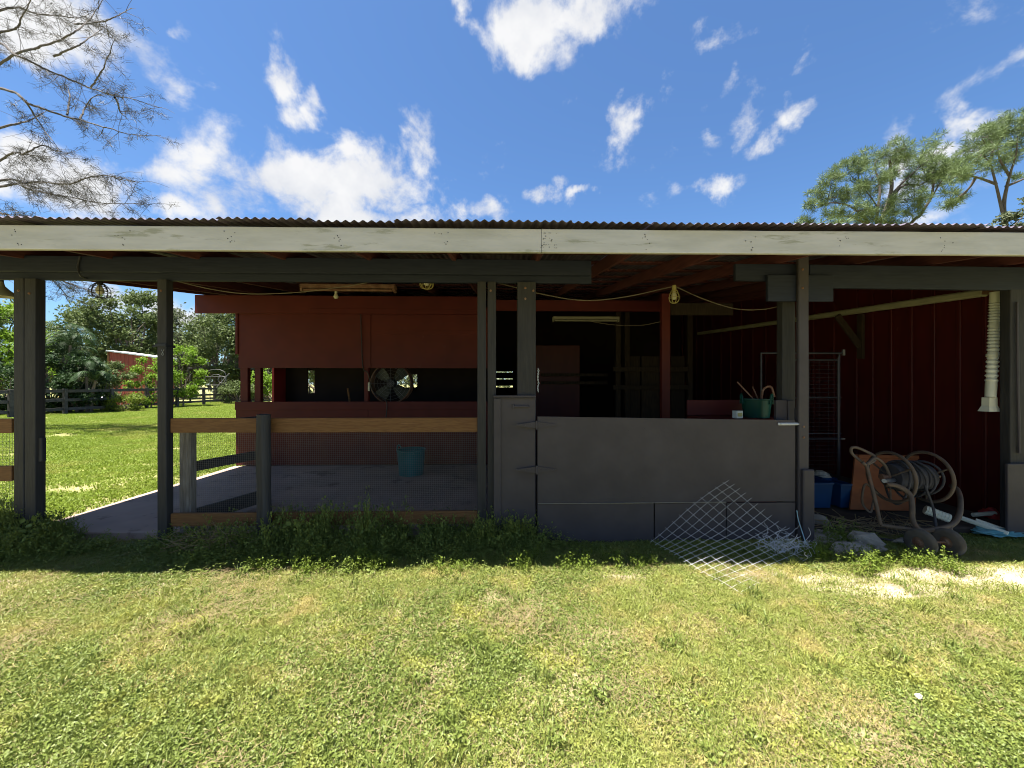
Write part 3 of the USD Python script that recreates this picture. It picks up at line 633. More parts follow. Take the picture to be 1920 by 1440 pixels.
# stall side: open strip near the front, red boards behind it, dark back wall with slit and lattice
side = UsdGeom.Xform.Define(stage, numbered('/World/barn', 'stall_side_wall')).GetPrim()
YB = 8.75
MB().box(xw0, xw0 + .02, YW + .12, 12.3, .07, zl - .1, .003).build('lower_panel', 'red_paint', side)
slant = lambda x0, x1, y0, y1, z0, d=.002: ([(x0, y0, z0), (x1, y0, z0), (x1, y1, z0), (x0, y1, z0), (x0, y0, zb(y0, x0) - d), (x1, y0, zb(y0, x1) - d), (x1, y1, zb(y1, x1) - d), (x0, y1, zb(y1, x0) - d)],
                                            [[3, 2, 1, 0], [4, 5, 6, 7], [0, 1, 5, 4], [1, 2, 6, 5], [2, 3, 7, 6], [3, 0, 4, 7]])
MB().add(*slant(xw0, xw0 + .02, YW + .12, 12.3, zo + .05)).build('wall_panel', 'red_paint', side)
for ya_, yb_ in ((8.32, 9.55), (10.25, 12.3)): MB().box(xw0 - .004, xw0 + .04, ya_, yb_, zl - .104, zo + .047, .003).build('wall_panel', 'red_bright', side)
back = UsdGeom.Xform.Define(stage, numbered('/World/barn', 'stall_back_wall')).GetPrim()
sl0, sl1 = at(577, 0, Y=YB)[0], at(590, 0, Y=YB)[0]; szb = at(580, 737, Y=YB)[2]
la0, la1 = at(742, 0, Y=YB)[0], at(782, 0, Y=YB)[0]; lz0, lz1 = at(0, 735, Y=YB)[2], at(0, 702, Y=YB)[2]
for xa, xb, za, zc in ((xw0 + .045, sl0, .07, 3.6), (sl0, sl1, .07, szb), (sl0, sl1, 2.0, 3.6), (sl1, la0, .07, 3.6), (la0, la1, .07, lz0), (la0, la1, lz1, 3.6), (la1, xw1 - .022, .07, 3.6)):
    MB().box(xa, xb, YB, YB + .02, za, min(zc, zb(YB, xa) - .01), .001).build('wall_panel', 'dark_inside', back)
lat = MB()
for i in range(-3, 8):
    for sg in (-1, 1):
        x = la0 + i * (la1 - la0) / 5
        a_, b_ = (x, lz0), (x + sg * (lz1 - lz0) * .8, lz1)
        lat.bar((a_[0], YB + .028 + .006 * sg, a_[1]), (b_[0], YB + .028 + .006 * sg, b_[1]), .005, .022, .001, up=(0, 1, 0))
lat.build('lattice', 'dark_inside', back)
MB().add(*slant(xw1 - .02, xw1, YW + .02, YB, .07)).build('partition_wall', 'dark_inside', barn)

# barn interior on the right: back wall of boards with three gaps, studs, shelves and boards
bw = UsdGeom.Xform.Define(stage, numbered('/World/barn', 'back_wall')).GetPrim()
YK = 12.0
zg = [at(0, y_, Y=YK)[2] for y_ in (726, 711, 698)]
xa, xb = -4.8, 5.6
zc = .07
for i, z in enumerate(zg + [None]):
    top_ = zb(YK) - .003 if z is None else z - .004
    for xa_, xb_ in (((xa, -3.4), (-2.2, xb)) if 0 < i < 3 else ((xa, xb),)):
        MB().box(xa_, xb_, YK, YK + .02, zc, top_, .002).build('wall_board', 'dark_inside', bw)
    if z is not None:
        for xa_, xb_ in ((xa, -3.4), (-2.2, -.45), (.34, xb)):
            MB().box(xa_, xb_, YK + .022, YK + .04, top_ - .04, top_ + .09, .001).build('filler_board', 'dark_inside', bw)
        zc = top_ + .046
MB().box(.55, 1.9, 9.4, 9.42, .07, 2.5, .003).build('partition_wall', 'red_metal', barn)
for x in (1155, 1172, 1290): post(x, x + 9, 3.2, 8.6, 8.69, 'old_wood', 0, 'stud')
for x0_, x1_, yy in ((1174, 1200, 8.72), (1203, 1236, 8.73), (1258, 1284, 8.72)):
    a, b = at(x0_, 668, Y=yy), at(x1_, 745, Y=yy)
    MB().box(a[0], b[0], yy, yy + .02, b[2] - .6, a[2], .003).build('wall_board', 'old_wood', barn)
for yy in (688, 722):
    a, b = at(1150, yy, Y=8.5), at(1290, yy, Y=8.5)
    MB().box(a[0], b[0], 8.5, 8.54, a[2] - .1, a[2], .003).build('rail_board', 'old_wood', barn)
for yy in (700, 715):
    a, b = at(1015, yy, Y=9.3), at(1140, yy, Y=9.3)
    MB().box(a[0], b[0], 9.32, 9.36, a[2] - .07, a[2], .003).build('rail_board', 'old_wood', barn)

# right side wall of ribbed red sheet metal
rw = UsdGeom.Xform.Define(stage, numbered('/World/barn', 'side_wall')).GetPrim()
XW = 5.6
seams = [3.95] + sorted(at(x, 0, X=XW)[1] for x in (1607, 1637, 1672, 1710, 1752, 1800, 1848)) + []
seams = [3.95] + [s_ for s_ in seams[1:] if s_ > 4.05]
while seams[-1] < 12.2: seams.append(seams[-1] + .42)
for i in range(len(seams) - 1):
    MB().add(*slant(XW, XW + .02, seams[i] + .002, seams[i + 1] - .002, .02)).build('wall_panel', 'red_metal', rw)
    MB().box(XW - .022, XW + .001, seams[i + 1] - .02, seams[i + 1] + .02, .02, zb(seams[i + 1], XW) - .01, .008).build('rib', 'red_metal', rw)
nxr = [(-4.8 + .82 * k, -4.8 + .82 * (k + 1)) for k in range(0, 13)]
for xa_, xb_ in nxr: MB().box(xa_, xb_, YK + .022, YK + .04, zb(YK) - .1, zb(YK) + .12, .002).build('infill_board', 'dark_inside', bw)
br = MB(); a, b = at(1612, 595, X=XW - .08), at(1632, 628, X=XW - .05)
MB().bar((XW - .42, a[1] + .02, a[2] + .03), (XW - .06, a[1] + .02, b[2] - .16), .04, .09).build('wall_brace', 'old_wood', rw)
MB().box(XW - .07, XW - .024, a[1] - .03, a[1] + .06, b[2] - .35, a[2] + .05, .003).build('wall_stud', 'old_wood', rw)
# gutter and flexible downspout
g0_, g1_ = at(1850, 548, X=XW - .2), at(1370, 617, X=XW - .2)
gd = (g1_ - g0_) / np.linalg.norm(g1_ - g0_)
gut = MB().bar(g0_, g0_ + gd * 2.45, .09, .085, .02).bar(g0_ + gd * 2.44, g1_ + gd * 1.5, .082, .077, .018).build('gutter', 'gutter_paint', barn)
ds = UsdGeom.Xform.Define(stage, numbered('/World/barn', 'downspout')).GetPrim()
path = resample([at(1866, 548, Y=4.05), at(1865, 600, Y=4.05), at(1862, 660, Y=4.03), at(1857, 745, Y=4.0)], 180)
rr = np.array([.043 + (.007 * math.sin(i * 2 * math.pi / 6) if 22 < i < 66 or 78 < i < 120 or 128 < i < 160 else 0) for i in range(180)])
MB().tube(path, rr, 18).build('flexible_pipe', 'white_plastic', ds, smooth=60)
for k_ in (70, 123):
    MB().tube([path[k_], path[k_ + 3]], .052, 16).build('pipe_band', 'white_plastic', ds, smooth=40)
c = path[-1]
v = []
for zz, hw, sx in ((0, .044, 1), (-.09, .046, 1), (-.15, .068, 1)):
    for sx_, sy_ in ((-1, -1), (1, -1), (1, 1), (-1, 1)): v.append(c + np.array([hw * sx_ - .01, hw * sy_ * .75, zz]))
f_ = [[k_ * 4 + i, k_ * 4 + (i + 1) % 4, k_ * 4 + 4 + (i + 1) % 4, k_ * 4 + 4 + i] for k_ in range(2) for i in range(4)]
MB().add(v, f_).build('square_outlet', 'white_plastic', ds)
MB().bar(at(1850, 546, X=XW - .2) + [0, 0, .0], at(1872, 546, Y=4.05) + [0, 0, 0], .09, .07).build('elbow', 'rusty', ds)

# ------------------------------------------------------------------ pen fences
fence = thing('pen_fence', 'natural board fence with fine wire mesh across the pen front', 'fence')
xa, xb = at(324, 0, Y=3.9)[0], at(897, 0, Y=3.9)[0]
zr0, zr1 = at(600, 811, Y=3.86)[2], at(600, 784, Y=3.86)[2]
xm0, xm1 = at(488, 0, Y=3.84)[0], at(512, 0, Y=3.84)[0]
MB().box(xa, xb, 3.87, 3.908, zr0, zr1, .004).build('top_rail', 'new_wood', fence)
MB().box(xa, xb, 3.872, 3.91, at(600, 985, Y=3.87)[2], at(600, 961, Y=3.87)[2], .004).build('bottom_rail', 'new_wood', fence)
pm = MB(); xc, rp = (xm0 + xm1) / 2, (xm1 - xm0) / 2
zz = np.linspace(-.1, at(500, 777, Y=3.8)[2], 12)
pm.tube([(xc + .006 * math.sin(z * 5), 3.795 + .004 * math.cos(z * 7), z) for z in zz], [rp * (1 + .05 * math.sin(z * 9)) for z in zz], 12)
pm.build('round_post', 'grey_wood', fence, smooth=40)
mesh_ = MB()
zt_, zb_m = zr0 + .02, at(600, 965, Y=3.87)[2]
for x in np.arange(xa + .005, xb, .0195): mesh_.add([(x - .0005, 3.912, zb_m), (x + .0005, 3.912, zb_m), (x + .0005, 3.912, zt_), (x - .0005, 3.912, zt_), (x, 3.9135, zb_m), (x, 3.9135, zt_)], [[0, 1, 2], [0, 2, 3], [1, 4, 5], [1, 5, 2], [4, 0, 3], [4, 3, 5]])
for z in np.arange(zb_m, zt_, .0195): mesh_.add([(xa, 3.9135, z - .0005), (xb, 3.9135, z - .0005), (xb, 3.9135, z + .0005), (xa, 3.9135, z + .0005), (xa, 3.915, z), (xb, 3.915, z)], [[0, 1, 2], [0, 2, 3], [3, 2, 5], [3, 5, 4], [0, 4, 5], [0, 5, 1]])
mesh_.build('wire_mesh', 'mesh_wire', fence)
# side gate of the pen, standing open along the depth
sg = thing('side_rail_fence', 'dark three-rail side fence behind the mesh with one weathered post', 'fence')
xp = at(352, 0, Y=4.1)[0]
wp = MB().box(xp - .058, xp + .058, 4.06, 4.15, .05, at(352, 808, Y=4.1)[2], .008).build('weathered_post', 'weathered_wood', sg)
re_ = at(503, 0, Y=4.95)
for z0_, z1_ in ((1.05, 1.165), (.64, .745), (.09, .25)):
    MB().bar((xp + .03, 4.165, (z0_ + z1_) / 2), (re_[0], 4.95, (z0_ + z1_) / 2), .028, z1_ - z0_, .004).build('rail', 'black_wood', sg)
lf = thing('left_rail_fence', 'two natural boards and wire left of the double grey post', 'fence')
xb2, xa2 = at(24, 0, Y=3.88)[0], -6.5
for y0_, y1_ in ((812, 785), (902, 874)):
    MB().box(xa2, xb2, 3.87, 3.908, at(10, y0_, Y=3.87)[2], at(10, y1_, Y=3.87)[2], .004).build('rail', 'new_wood', lf)
m2 = MB(); zlo = at(10, 962, Y=3.87)[2]; zhi = at(10, 790, Y=3.87)[2]
for x in np.arange(xa2, xb2, .03): m2.box(x - .0008, x + .0008, 3.911, 3.913, zlo, zhi, .0002)
for z in np.arange(zlo, zhi, .03): m2.box(xa2, xb2, 3.9135, 3.915, z - .0008, z + .0008, .0002)
m2.build('wire_mesh', 'mesh_wire', lf)

# ------------------------------------------------------------------ lamps, cords and small fittings
def caged_lamp(loc, label, r=.085, h=.2, look='white_metal', socket='black_metal', cat='lamp'):
    """A bulb in a wire cage hanging downwards from loc."""
    t = thing('caged_lamp', label, cat, 'work lamps strung under the roof', loc)
    MB().lathe([(0, .02), (.022, .02), (.026, 0), (.026, -.045), (.02, -.06), (0, -.06)], (0, 0, 0), seg=14).build('socket', socket, t, smooth=40)
    MB().lathe([(.012, -.058), (.02, -.075), (.032, -.1), (.034, -.12), (.028, -.142), (.014, -.155), (0, -.157)], (0, 0, 0), seg=16).build('bulb', 'bulb', t, smooth=True)
    cg = MB()
    prof = [(.03, -.04), (r * .8, -.08), (r, -.13), (r * .85, -.175), (r * .35, -h)]
    for k_ in range(8):
        a_ = k_ * math.pi / 4
        cg.tube(resample([(q_[0] * math.cos(a_), q_[0] * math.sin(a_), q_[1]) for q_ in prof], 10), .0036, 5)
    for rr_, zz_ in ((r, -.13), (r * .8, -.08), (r * .36, -h)):
        cg.tube([(rr_ * math.cos(a_), rr_ * math.sin(a_), zz_) for a_ in np.linspace(0, 2 * math.pi, 22)], .0036, 5)
    cg.build('cage', look, t)
    return t


pl = [at(187, 524, Y=4.15), at(800, 512, Y=4.3), at(1264, 538, Y=4.7)]
caged_lamp(pl[0], 'dark wire cage lamp hanging between the two left posts', .083, .19, 'black_metal')
caged_lamp(pl[1] + [0, 0, .015], 'wire cage lamp half hidden by the front beam above the pen', .075, .19, 'yellow_plastic')
caged_lamp(pl[2], 'yellow cage lamp hanging above the wide grey gate', .062, .2, 'yellow_plastic', 'yellow_plastic')
c = at(1, 536, Y=4.1)
t = thing('shade_lamp', 'bell shaped lamp shade at the far left under the beam', 'lamp', loc=c)
MB().lathe([(.02, .05), (.03, .0), (.055, -.03), (.1, -.075), (.115, -.11), (.112, -.11), (.095, -.075), (.05, -.034), (.0, -.02)], (0, 0, 0), seg=24).build('shade', 'gutter_paint', t, smooth=40)
MB().lathe([(0, .1), (.02, .1), (.022, .05), (.02, .0)], (0, 0, 0), seg=12).build('socket', 'black_metal', t)
MB().lathe([(.012, -.02), (.03, -.06), (.03, -.08), (0, -.1)], (0, 0, 0), seg=12).build('bulb', 'bulb', t, smooth=True)
c = at(630, 549, Y=5.4)
t = thing('bare_bulb', 'single bare bulb hanging before the red stall wall', 'light bulb', loc=c)
MB().lathe([(0, .03), (.016, .03), (.017, 0), (0, 0)], (0, 0, 0), seg=12).build('socket', 'white_plastic', t)
MB().lathe([(.012, 0), (.018, -.015), (.03, -.045), (.03, -.06), (.018, -.08), (0, -.085)], (0, 0, 0), seg=16).build('bulb', 'bulb', t, smooth=True)


def fixture(x0, x1, py, Y, label, look):
    a_, b_ = at(x0, py, Y=Y), at(x1, py + 1, Y=Y)
    t_ = thing('strip_light', label, 'strip light', loc=(0, 0, 0))
    L = [(a_[0], b_[0], Y - .06, Y + .06, a_[2] - .0, a_[2] + .05)]
    MB().box(*L[0], .008).build('housing', look, t_)
    MB().tube([(a_[0] + .04, Y - .03, a_[2] - .022), (b_[0] - .04, Y - .03, a_[2] - .022)], .016, 10).build('tube', look, t_, smooth=40)
    MB().box(a_[0], a_[0] + .03, Y - .05, Y + .05, a_[2] - .04, a_[2]).build('end_cap', look, t_)
    MB().box(b_[0] - .03, b_[0], Y - .05, Y + .05, a_[2] - .04, a_[2]).build('end_cap', look, t_)


fixture(566, 742, 541, 4.9, 'rusty tube light fitting under the roof above the pen', 'rusty')
fixture(1036, 1160, 599, 7.0, 'pale tube light fitting deep in the dark barn', 'dim_fitting')


def cord(pts, label, r=.005, look='cord', name='cable', sag=0):
    m_ = MB().tube(resample(pts, 40), r, 5).build(name, look)
    tag(m_, label, 'cable' if name == 'cable' else name)


cord([at(318, 524, Y=4.0), at(400, 543, Y=4.25), at(470, 551, Y=4.4), at(560, 548, Y=4.5), at(640, 538, Y=4.5), at(706, 527, Y=4.45), at(795, 512, Y=4.35)], 'thin tan cable sagging from the second post to the rusty light')
cord([at(800, 505, Y=4.3), at(930, 530, Y=4.3), at(1005, 549, Y=4.35), at(1090, 563, Y=4.45), at(1170, 557, Y=4.55), at(1262, 537, Y=4.7)], 'tan cable sagging from the middle posts to the yellow lamp')
cord([at(1266, 537, Y=4.7), at(1320, 561, Y=4.6), at(1380, 579, Y=4.5), at(1430, 580, Y=4.4), at(1466, 573, Y=4.2)], 'tan cable drooping from the yellow lamp to the right post')
cord([at(1098, 601, Y=6.9), at(1150, 609, Y=6.8), at(1200, 610, Y=6.6), at(1240, 603, Y=6.35)], 'faint cable drooping behind the pale tube light')
cord([at(150, 480, Y=3.79), at(146, 500, Y=3.795), at(152, 518, Y=3.8), at(168, 522, Y=3.95), at(187, 521, Y=4.15)], 'black cable looping over the beam to the left cage lamp', .008, 'black_metal')
cord([at(676, 570, Y=7.17), at(678, 640, Y=7.17), at(681, 690, Y=7.17), at(690, 700, Y=7.15), at(700, 735, Y=7.12), at(724, 752, Y=7.14), at(724, 783, Y=7.14)], 'dark power cable running down the red wall to the fan', .009, 'black_metal')

# drum fan in the open strip of the stall wall
fc = at(735, 719, Y=7.32); R = .375
fan = thing('fan', 'round grey drum fan set in the open strip of the red wall', 'fan', loc=fc)
MB().lathe([(R - .012, -.1), (R, -.1), (R + .004, -.05), (R + .004, .12), (R, .12), (R - .012, .12), (R - .012, -.1)], (0, 0, 0), (0, 1, 0), 36).build('drum', 'rusty', fan, smooth=40)
MB().lathe([(0, -.08), (.07, -.08), (.085, -.05), (.085, .06), (0, .06)], (0, 0, 0), (0, 1, 0), 18).build('motor', 'black_metal', fan, smooth=40)
for k_ in range(4):
    a_ = math.radians(48 + 90 * k_)
    u_, w_ = np.array([math.cos(a_), 0, math.sin(a_)]), np.array([-math.sin(a_), 0, math.cos(a_)])
    vv = []
    for r_, hw in ((.08, .05), (.2, .095), (.335, .12)):
        vv += [u_ * r_ - w_ * hw + [0, -.03, 0], u_ * r_ + w_ * hw + [0, .035, 0]]
    vv2 = [x_ + np.array([0, .003, 0]) for x_ in vv]
    MB().add(vv + vv2, [[0, 1, 3, 2], [2, 3, 5, 4], [7, 6, 8, 9], [9, 8, 10, 11]]).build('blade', 'fan_blade', fan)
gd_ = MB()
for rr_ in np.linspace(.06, R - .02, 6): gd_.tube([(rr_ * math.cos(a_), -.105, rr_ * math.sin(a_)) for a_ in np.linspace(0, 2 * math.pi, 40)], .0016, 4)
for a_ in np.linspace(0, math.pi, 5)[:-1]: gd_.tube([(-R * math.cos(a_), -.107, -R * math.sin(a_)), (R * math.cos(a_), -.107, R * math.sin(a_))], .0025, 4)
gd_.build('guard', 'steel', fan)
MB().box(-R - .03, -R + .0, -.13, -.1, -.14, .02, .004).build('bracket', 'white_plastic', fan)


def bucket(name, loc, label, r, h, look, group=None):
    t_ = thing(name, label, 'bucket', group, loc)
    MB().lathe([(0, .012), (r * .84, .012), (r * .97, h - .005), (r * 1.04, h), (r * 1.04, h - .014), (r, h - .018), (r * .86, .0), (0, 0)], (0, 0, 0), seg=32).build('tub', look, t_, smooth=40)
    for sg_ in (-1, 1):
        a0 = -.9 if sg_ > 0 else math.pi + .9 - 1.2
        pts = [(r * 1.03 * math.cos(a0 + d_), r * 1.03 * math.sin(a0 + d_), h + z_) for d_, z_ in ((-.28, -.06), (-.24, .0), (-.12, .045), (0, .055), (.12, .045), (.24, 0), (.28, -.06))]
        MB().tube(resample(pts, 16), .011, 7).build('handle', look, t_, smooth=True)
    return t_


bp = at(771, 889, Z=.06)
bucket('muck_bucket', bp, 'turquoise tub with rope handles on the concrete inside the pen', .228, .42, 'turquoise')
# things on the low red cabinet behind the gate
cb = at(1400, 785, Y=4.5)
cab = thing('cabinet', 'low dark red box behind the gate carrying the green bucket', 'cabinet')
ax, bx_ = at(1310, 0, Y=4.5)[0], at(1462, 0, Y=4.5)[0]
MB().box(ax, bx_, 4.3, 4.8, .08, 1.165, .006).build('body', 'red_paint', cab)
MB().box(ax, bx_, 4.78, 4.8, 1.17, 1.36, .004).build('back_board', 'red_paint', cab)
gp = at(1418, 783, Y=4.5); gp[2] = 1.167
gb = bucket('green_bucket', gp, 'green bucket full of tools standing behind the gate', .155, .22, 'green_plastic')
tl = MB()
for a_, b_ in (((-.02, 0, .2), (-.2, .05, .42)), ((.05, .02, .18), (.02, .1, .36))): tl.tube([gp + a_, gp + b_], .008, 6)
tl.tube(resample([gp + (.06, 0, .2), gp + (.1, .02, .33), gp + (.19, .02, .36), gp + (.24, .03, .24)], 14), .012, 6)
tag(tl.build('hand_tools', 'rusty'), 'thin tool handles sticking out of the green bucket', 'tools')
c = at(1383, 776, Y=4.4); c[2] = 1.167
pb = thing('small_carton', 'small pale carton beside the green bucket', 'carton', loc=c, rz=.3)
MB().box(-.05, .05, -.03, .03, 0, .085, .003).build('box', 'paper', pb); MB().box(-.035, .035, -.033, -.031, .02, .06, .0005).build('label', 'yellow_plastic', pb)
# little grey blocks by the latch post
for x0_, x1_, y0_, y1_, n_ in ((1453, 1473, 750, 784, 'tall'), (1475, 1488, 751, 772, 'short')):
    a, b = at(x0_, y0_, Y=3.92), at(x1_, y1_, Y=3.92)
    MB().box(a[0], b[0], 3.9, 3.94, b[2] - .4, a[2], .004).build('latch_block', 'grey_paint', barn)

# chain on the middle post, snap and strap on the second post
ch = MB(); top = at(1009, 692, Y=3.82); nl = 15
for k_ in range(nl):
    zc_ = top[2] - k_ * .0155; xo = .004 * math.sin(k_ * .9)
    a_ = np.linspace(0, 2 * math.pi, 11)
    pts = [(top[0] + xo + (.006 * math.cos(q_) if k_ % 2 else 0), top[1] + (0 if k_ % 2 else .006 * math.cos(q_)), zc_ + .011 * math.sin(q_)) for q_ in a_]
    ch.tube(pts, .0022, 5)
tag(ch.build('chain', 'galvanized'), 'short steel chain hanging on the middle grey post', 'chain')
stp = MB(); xa_, xb_ = at(294, 0, Y=YG)[0] - .008, at(311, 0, Y=YG)[0] + .008; zc_ = at(300, 647, Y=3.83)[2]
stp.box(xa_, xb_, 3.826, 3.836, zc_ - .014, zc_ + .014, .002).box(xa_ - .002, xa_ + .006, 3.83, 3.94, zc_ - .014, zc_ + .014, .002).box(xb_ - .006, xb_ + .002, 3.83, 3.94, zc_ - .02, zc_ + .008, .002).box(xa_ - .035, xa_, 3.84, 3.852, zc_ - .02, zc_ - .002, .002)
tag(stp.build('strap', 'black_metal'), 'black strap wrapped round the second post from the left', 'strap')
sn = at(305, 660, Y=3.825)
s2_ = MB().tube([sn + (.008 * math.cos(q_), 0, .012 * math.sin(q_) - .02) for q_ in np.linspace(0, 2 * math.pi, 12)], .003, 5).tube([sn + (-.012, 0, .022), sn + (0, 0, 0), sn + (.012, 0, .022)], .0035, 5).tube([sn, sn + (0, 0, -.01)], .005, 6)
tag(s2_.build('snap_hook', 'steel'), 'small metal snap hook below the black strap', 'snap hook')
bs = MB().tube(resample([at(1494, 957, Y=3.75), at(1497, 975, Y=3.74), at(1505, 1000, Y=3.7), at(1512, 1022, Y=3.62)], 16), .004, 5)
tag(bs.build('blue_string', 'rope'), 'pale blue twine hanging at the foot of the right gate post', 'string')
lean = MB(); a, b = at(652, 728, Y=7.6), at(658, 753, Y=7.6)
lean.bar((a[0], 7.6, a[2]), (b[0] + .02, 7.6, b[2] - .3), .03, .03)
tag(lean.build('broom_handle', 'new_wood'), 'pinkish stick leaning inside the open strip left of the fan', 'stick')

# wire crate panels behind the right post
ck = thing('wire_rack', 'tall dark wire crate panels standing behind the right gate post', 'wire rack')
YR = 5.0
zt0 = at(1500, 662, Y=YR)[2]
fr_ = MB()
X0, X1 = at(1427, 0, Y=YR)[0], at(1577, 0, Y=YR)[0]
for x in (X0, at(1458, 0, Y=YR)[0], X1 - .04, X1): fr_.tube([(x, YR + (.03 if x > X1 - .01 else 0), .08), (x, YR + (.03 if x > X1 - .01 else 0), zt0 - (.0 if x != X1 - .04 else .06))], .013, 8)
fr_.tube([(X0 - .01, YR, zt0), (X1 + .01, YR, zt0)], .014, 8).tube([(at(1458, 0, Y=YR)[0], YR, zt0 - .09), (X1 - .04, YR, zt0 - .09)], .011, 8)
for yy in (747, 818, 829): z_ = at(0, yy, Y=YR)[2]; fr_.tube([(at(1458, 0, Y=YR)[0], YR, z_), (X1, YR, z_)], .009, 8)
fr_.build('frame', 'black_metal', ck, smooth=40)
wr_ = MB(); xg0 = at(1500, 0, Y=YR)[0]
for z_ in np.arange(.3, zt0 - .1, .05): wr_.tube([(xg0, YR, z_), (X1 - .04, YR, z_)], .0022, 4)
for x in np.arange(xg0, X1 - .04, .13): wr_.tube([(x, YR + .004, .2), (x, YR + .004, zt0 - .1)], .0022, 4)
wr_.build('wire_grid', 'black_metal', ck)
MB().box(X1 + .03, X1 + .06, YR, YR + .03, zt0 - .03, zt0 + .05, .004).build('latch', 'white_metal', ck)
MB().box(X1 + .0, X1 + .06, YR, YR + .03, at(0, 829, Y=YR)[2] - .01, at(0, 829, Y=YR)[2] + .01, .004).build('latch', 'white_metal', ck)

# blue bins, orange board and litter in the right bay
for i, (px0, px1, py0, py1, Y_, lab) in enumerate(((1520, 1562, 906, 945, 4.55, 'large blue plastic bin beside the right post foot'), (1546, 1569, 897, 925, 4.95, 'blue bin filled with white rags behind the dark tubes'), (1577, 1597, 908, 946, 4.55, 'small blue tub beside the orange board'))):
    a, b = at(px0, py0, Y=Y_), at(px1, py1, Y=Y_)
    b[2] = .065; t = thing('blue_bin', lab, 'bin', loc=((a[0] + b[0]) / 2, Y_ + .14, .065))
    w_, h_ = (b[0] - a[0]) / 2, a[2] - .065
    vv, ff = [], []
    for z_, s_ in ((0, .86), (h_, 1.0), (h_, .94), (.01, .8)):
        for sx_, sy_ in ((-1, -1), (1, -1), (1, 1), (-1, 1)): vv.append((w_ * s_ * sx_, .14 * s_ * sy_, z_))
    for k_ in range(3): ff += [[k_ * 4 + j_, k_ * 4 + (j_ + 1) % 4, k_ * 4 + 4 + (j_ + 1) % 4, k_ * 4 + 4 + j_] for j_ in range(4)]
    ff += [[3, 2, 1, 0], [12, 13, 14, 15]]
    MB().add(vv, ff).build('tub', 'blue_plastic', t)
    rm = MB()
    for sx_, sy_ in ((0, -1), (0, 1)): rm.box(-w_ * 1.06, w_ * 1.06, sy_ * .14 - .008, sy_ * .14 + .008, h_ - .02, h_ + .004, .003)
    for sx_ in (-1, 1): rm.box(sx_ * w_ - .008, sx_ * w_ + .008, -.14, .14, h_ - .02, h_ + .004, .003)
    rm.build('rim', 'blue_plastic', t)
    if i == 1:
        v_ = trimesh.creation.icosphere(3, 1.0); vv_ = np.array(v_.vertices); vv_ = vv_ * (1 + .5 * (meshkit.fbm(vv_ * 2.5, 3, 5)[:, None] - .5)) * [w_ * .85, .12, .07]
        tag(usdkit.mesh(stage, numbered('/World', 'rags'), (vv_ + [(a[0] + b[0]) / 2, Y_ + .14, .065 + h_], v_.faces), LOOKS['paper'], smooth=True).GetPrim(), 'crumpled whitish rags on top of the middle blue bin', 'rags')
ob = thing('orange_board', 'worn orange brown board leaning behind the hose reel cart', 'board')
v0, v1, v2_, v3 = at(1594, 955, Y=4.45), at(1716, 958, Y=4.45), at(1722, 854, Y=4.72), at(1604, 852, Y=4.72)
nrm = np.cross(v1 - v0, v3 - v0); nrm /= np.linalg.norm(nrm)
vs = np.array([v0, v1, v2_, v3]); vs = np.vstack([vs, vs - nrm * np.sign(nrm[1] or -1) * -.02])
MB().add(vs, [[0, 1, 2, 3], [7, 6, 5, 4], [0, 4, 5, 1], [1, 5, 6, 2], [2, 6, 7, 3], [3, 7, 4, 0]]).build('panel', 'orange_board', ob)
MB().bar(v3 + (0.02, -.02, -.02), v2_ + (-.02, -.02, -.02), .02, .04).build('edge_strip', 'orange_board', ob)


def P6(u, v, Y): return at(1340 + u / 3.2724, 700 + v / 3.2724, Y=Y)


# hose reel cart
hr = thing('hose_reel_cart', 'worn tan tubular hose reel cart standing before the red wall', 'hose reel')
ring = lambda cx, r0, Yc, zc__: [(cx, Yc + r0 * math.cos(q_), zc__ + r0 * math.sin(q_)) for q_ in np.linspace(0, 2 * math.pi, 40)]
XA, XB, YCc, ZC, RR = 4.02, 4.40, 3.9, .6, .25
for X__ in (XA, XB): MB().tube(ring(X__, RR, YCc, ZC), .016, 8, False).build('reel_ring', 'cart_paint', hr, smooth=True)
dr = MB().lathe([(0, 0), (.125, 0), (.13, .01), (.13, XB - XA - .01), (.125, XB - XA), (0, XB - XA)], (XA, YCc, ZC), (1, 0, 0), 24)
dr.build('drum', 'hose_rubber', hr, smooth=40)
for k_ in range(3): MB().tube([(XA + .08 + .1 * k_, YCc + .136 * math.cos(q_), ZC + .136 * math.sin(q_)) for q_ in np.linspace(0, 2 * math.pi, 24)], .012, 7, False).build('hose_coil', 'hose_rubber', hr, smooth=True)
for X__ in (XA, XB):
    sp = MB()
    for q_ in (.5, 2.6, 4.7): sp.tube([(X__, YCc, ZC), (X__, YCc + RR * math.cos(q_), ZC + RR * math.sin(q_))], .009, 6)
    sp.build('spokes', 'cart_paint', hr)
g_h = np.random.default_rng(33); hz_ = MB()
for k_ in range(5):
    a0_ = g_h.uniform(2.2, 3.6); x_ = XA + .06 + .075 * k_; rr_ = .15 + .02 * g_h.uniform(); dr_ = g_h.uniform(.02, .13)
    hz_.tube([(x_ + .03 * math.sin(q_ * 1.3 + k_), YCc + rr_ * math.cos(q_), ZC + rr_ * math.sin(q_) - dr_ * max(0, -math.sin(q_)) ** 1.5) for q_ in np.linspace(a0_ - 3.0, a0_ + 3.2, 34)], .011, 7)
hz_.tube(resample([(XA + .2, YCc - .15, ZC - .05), (XA + .24, YCc - .2, ZC - .32), (XA + .1, YCc - .3, .08), (XA - .15, YCc - .22, .03), (XA - .32, YCc - .05, .02), (XA - .2, YCc + .15, .03)], 40), .011, 7)
hz_.build('loose_hose', 'hose_rubber', hr, smooth=True)
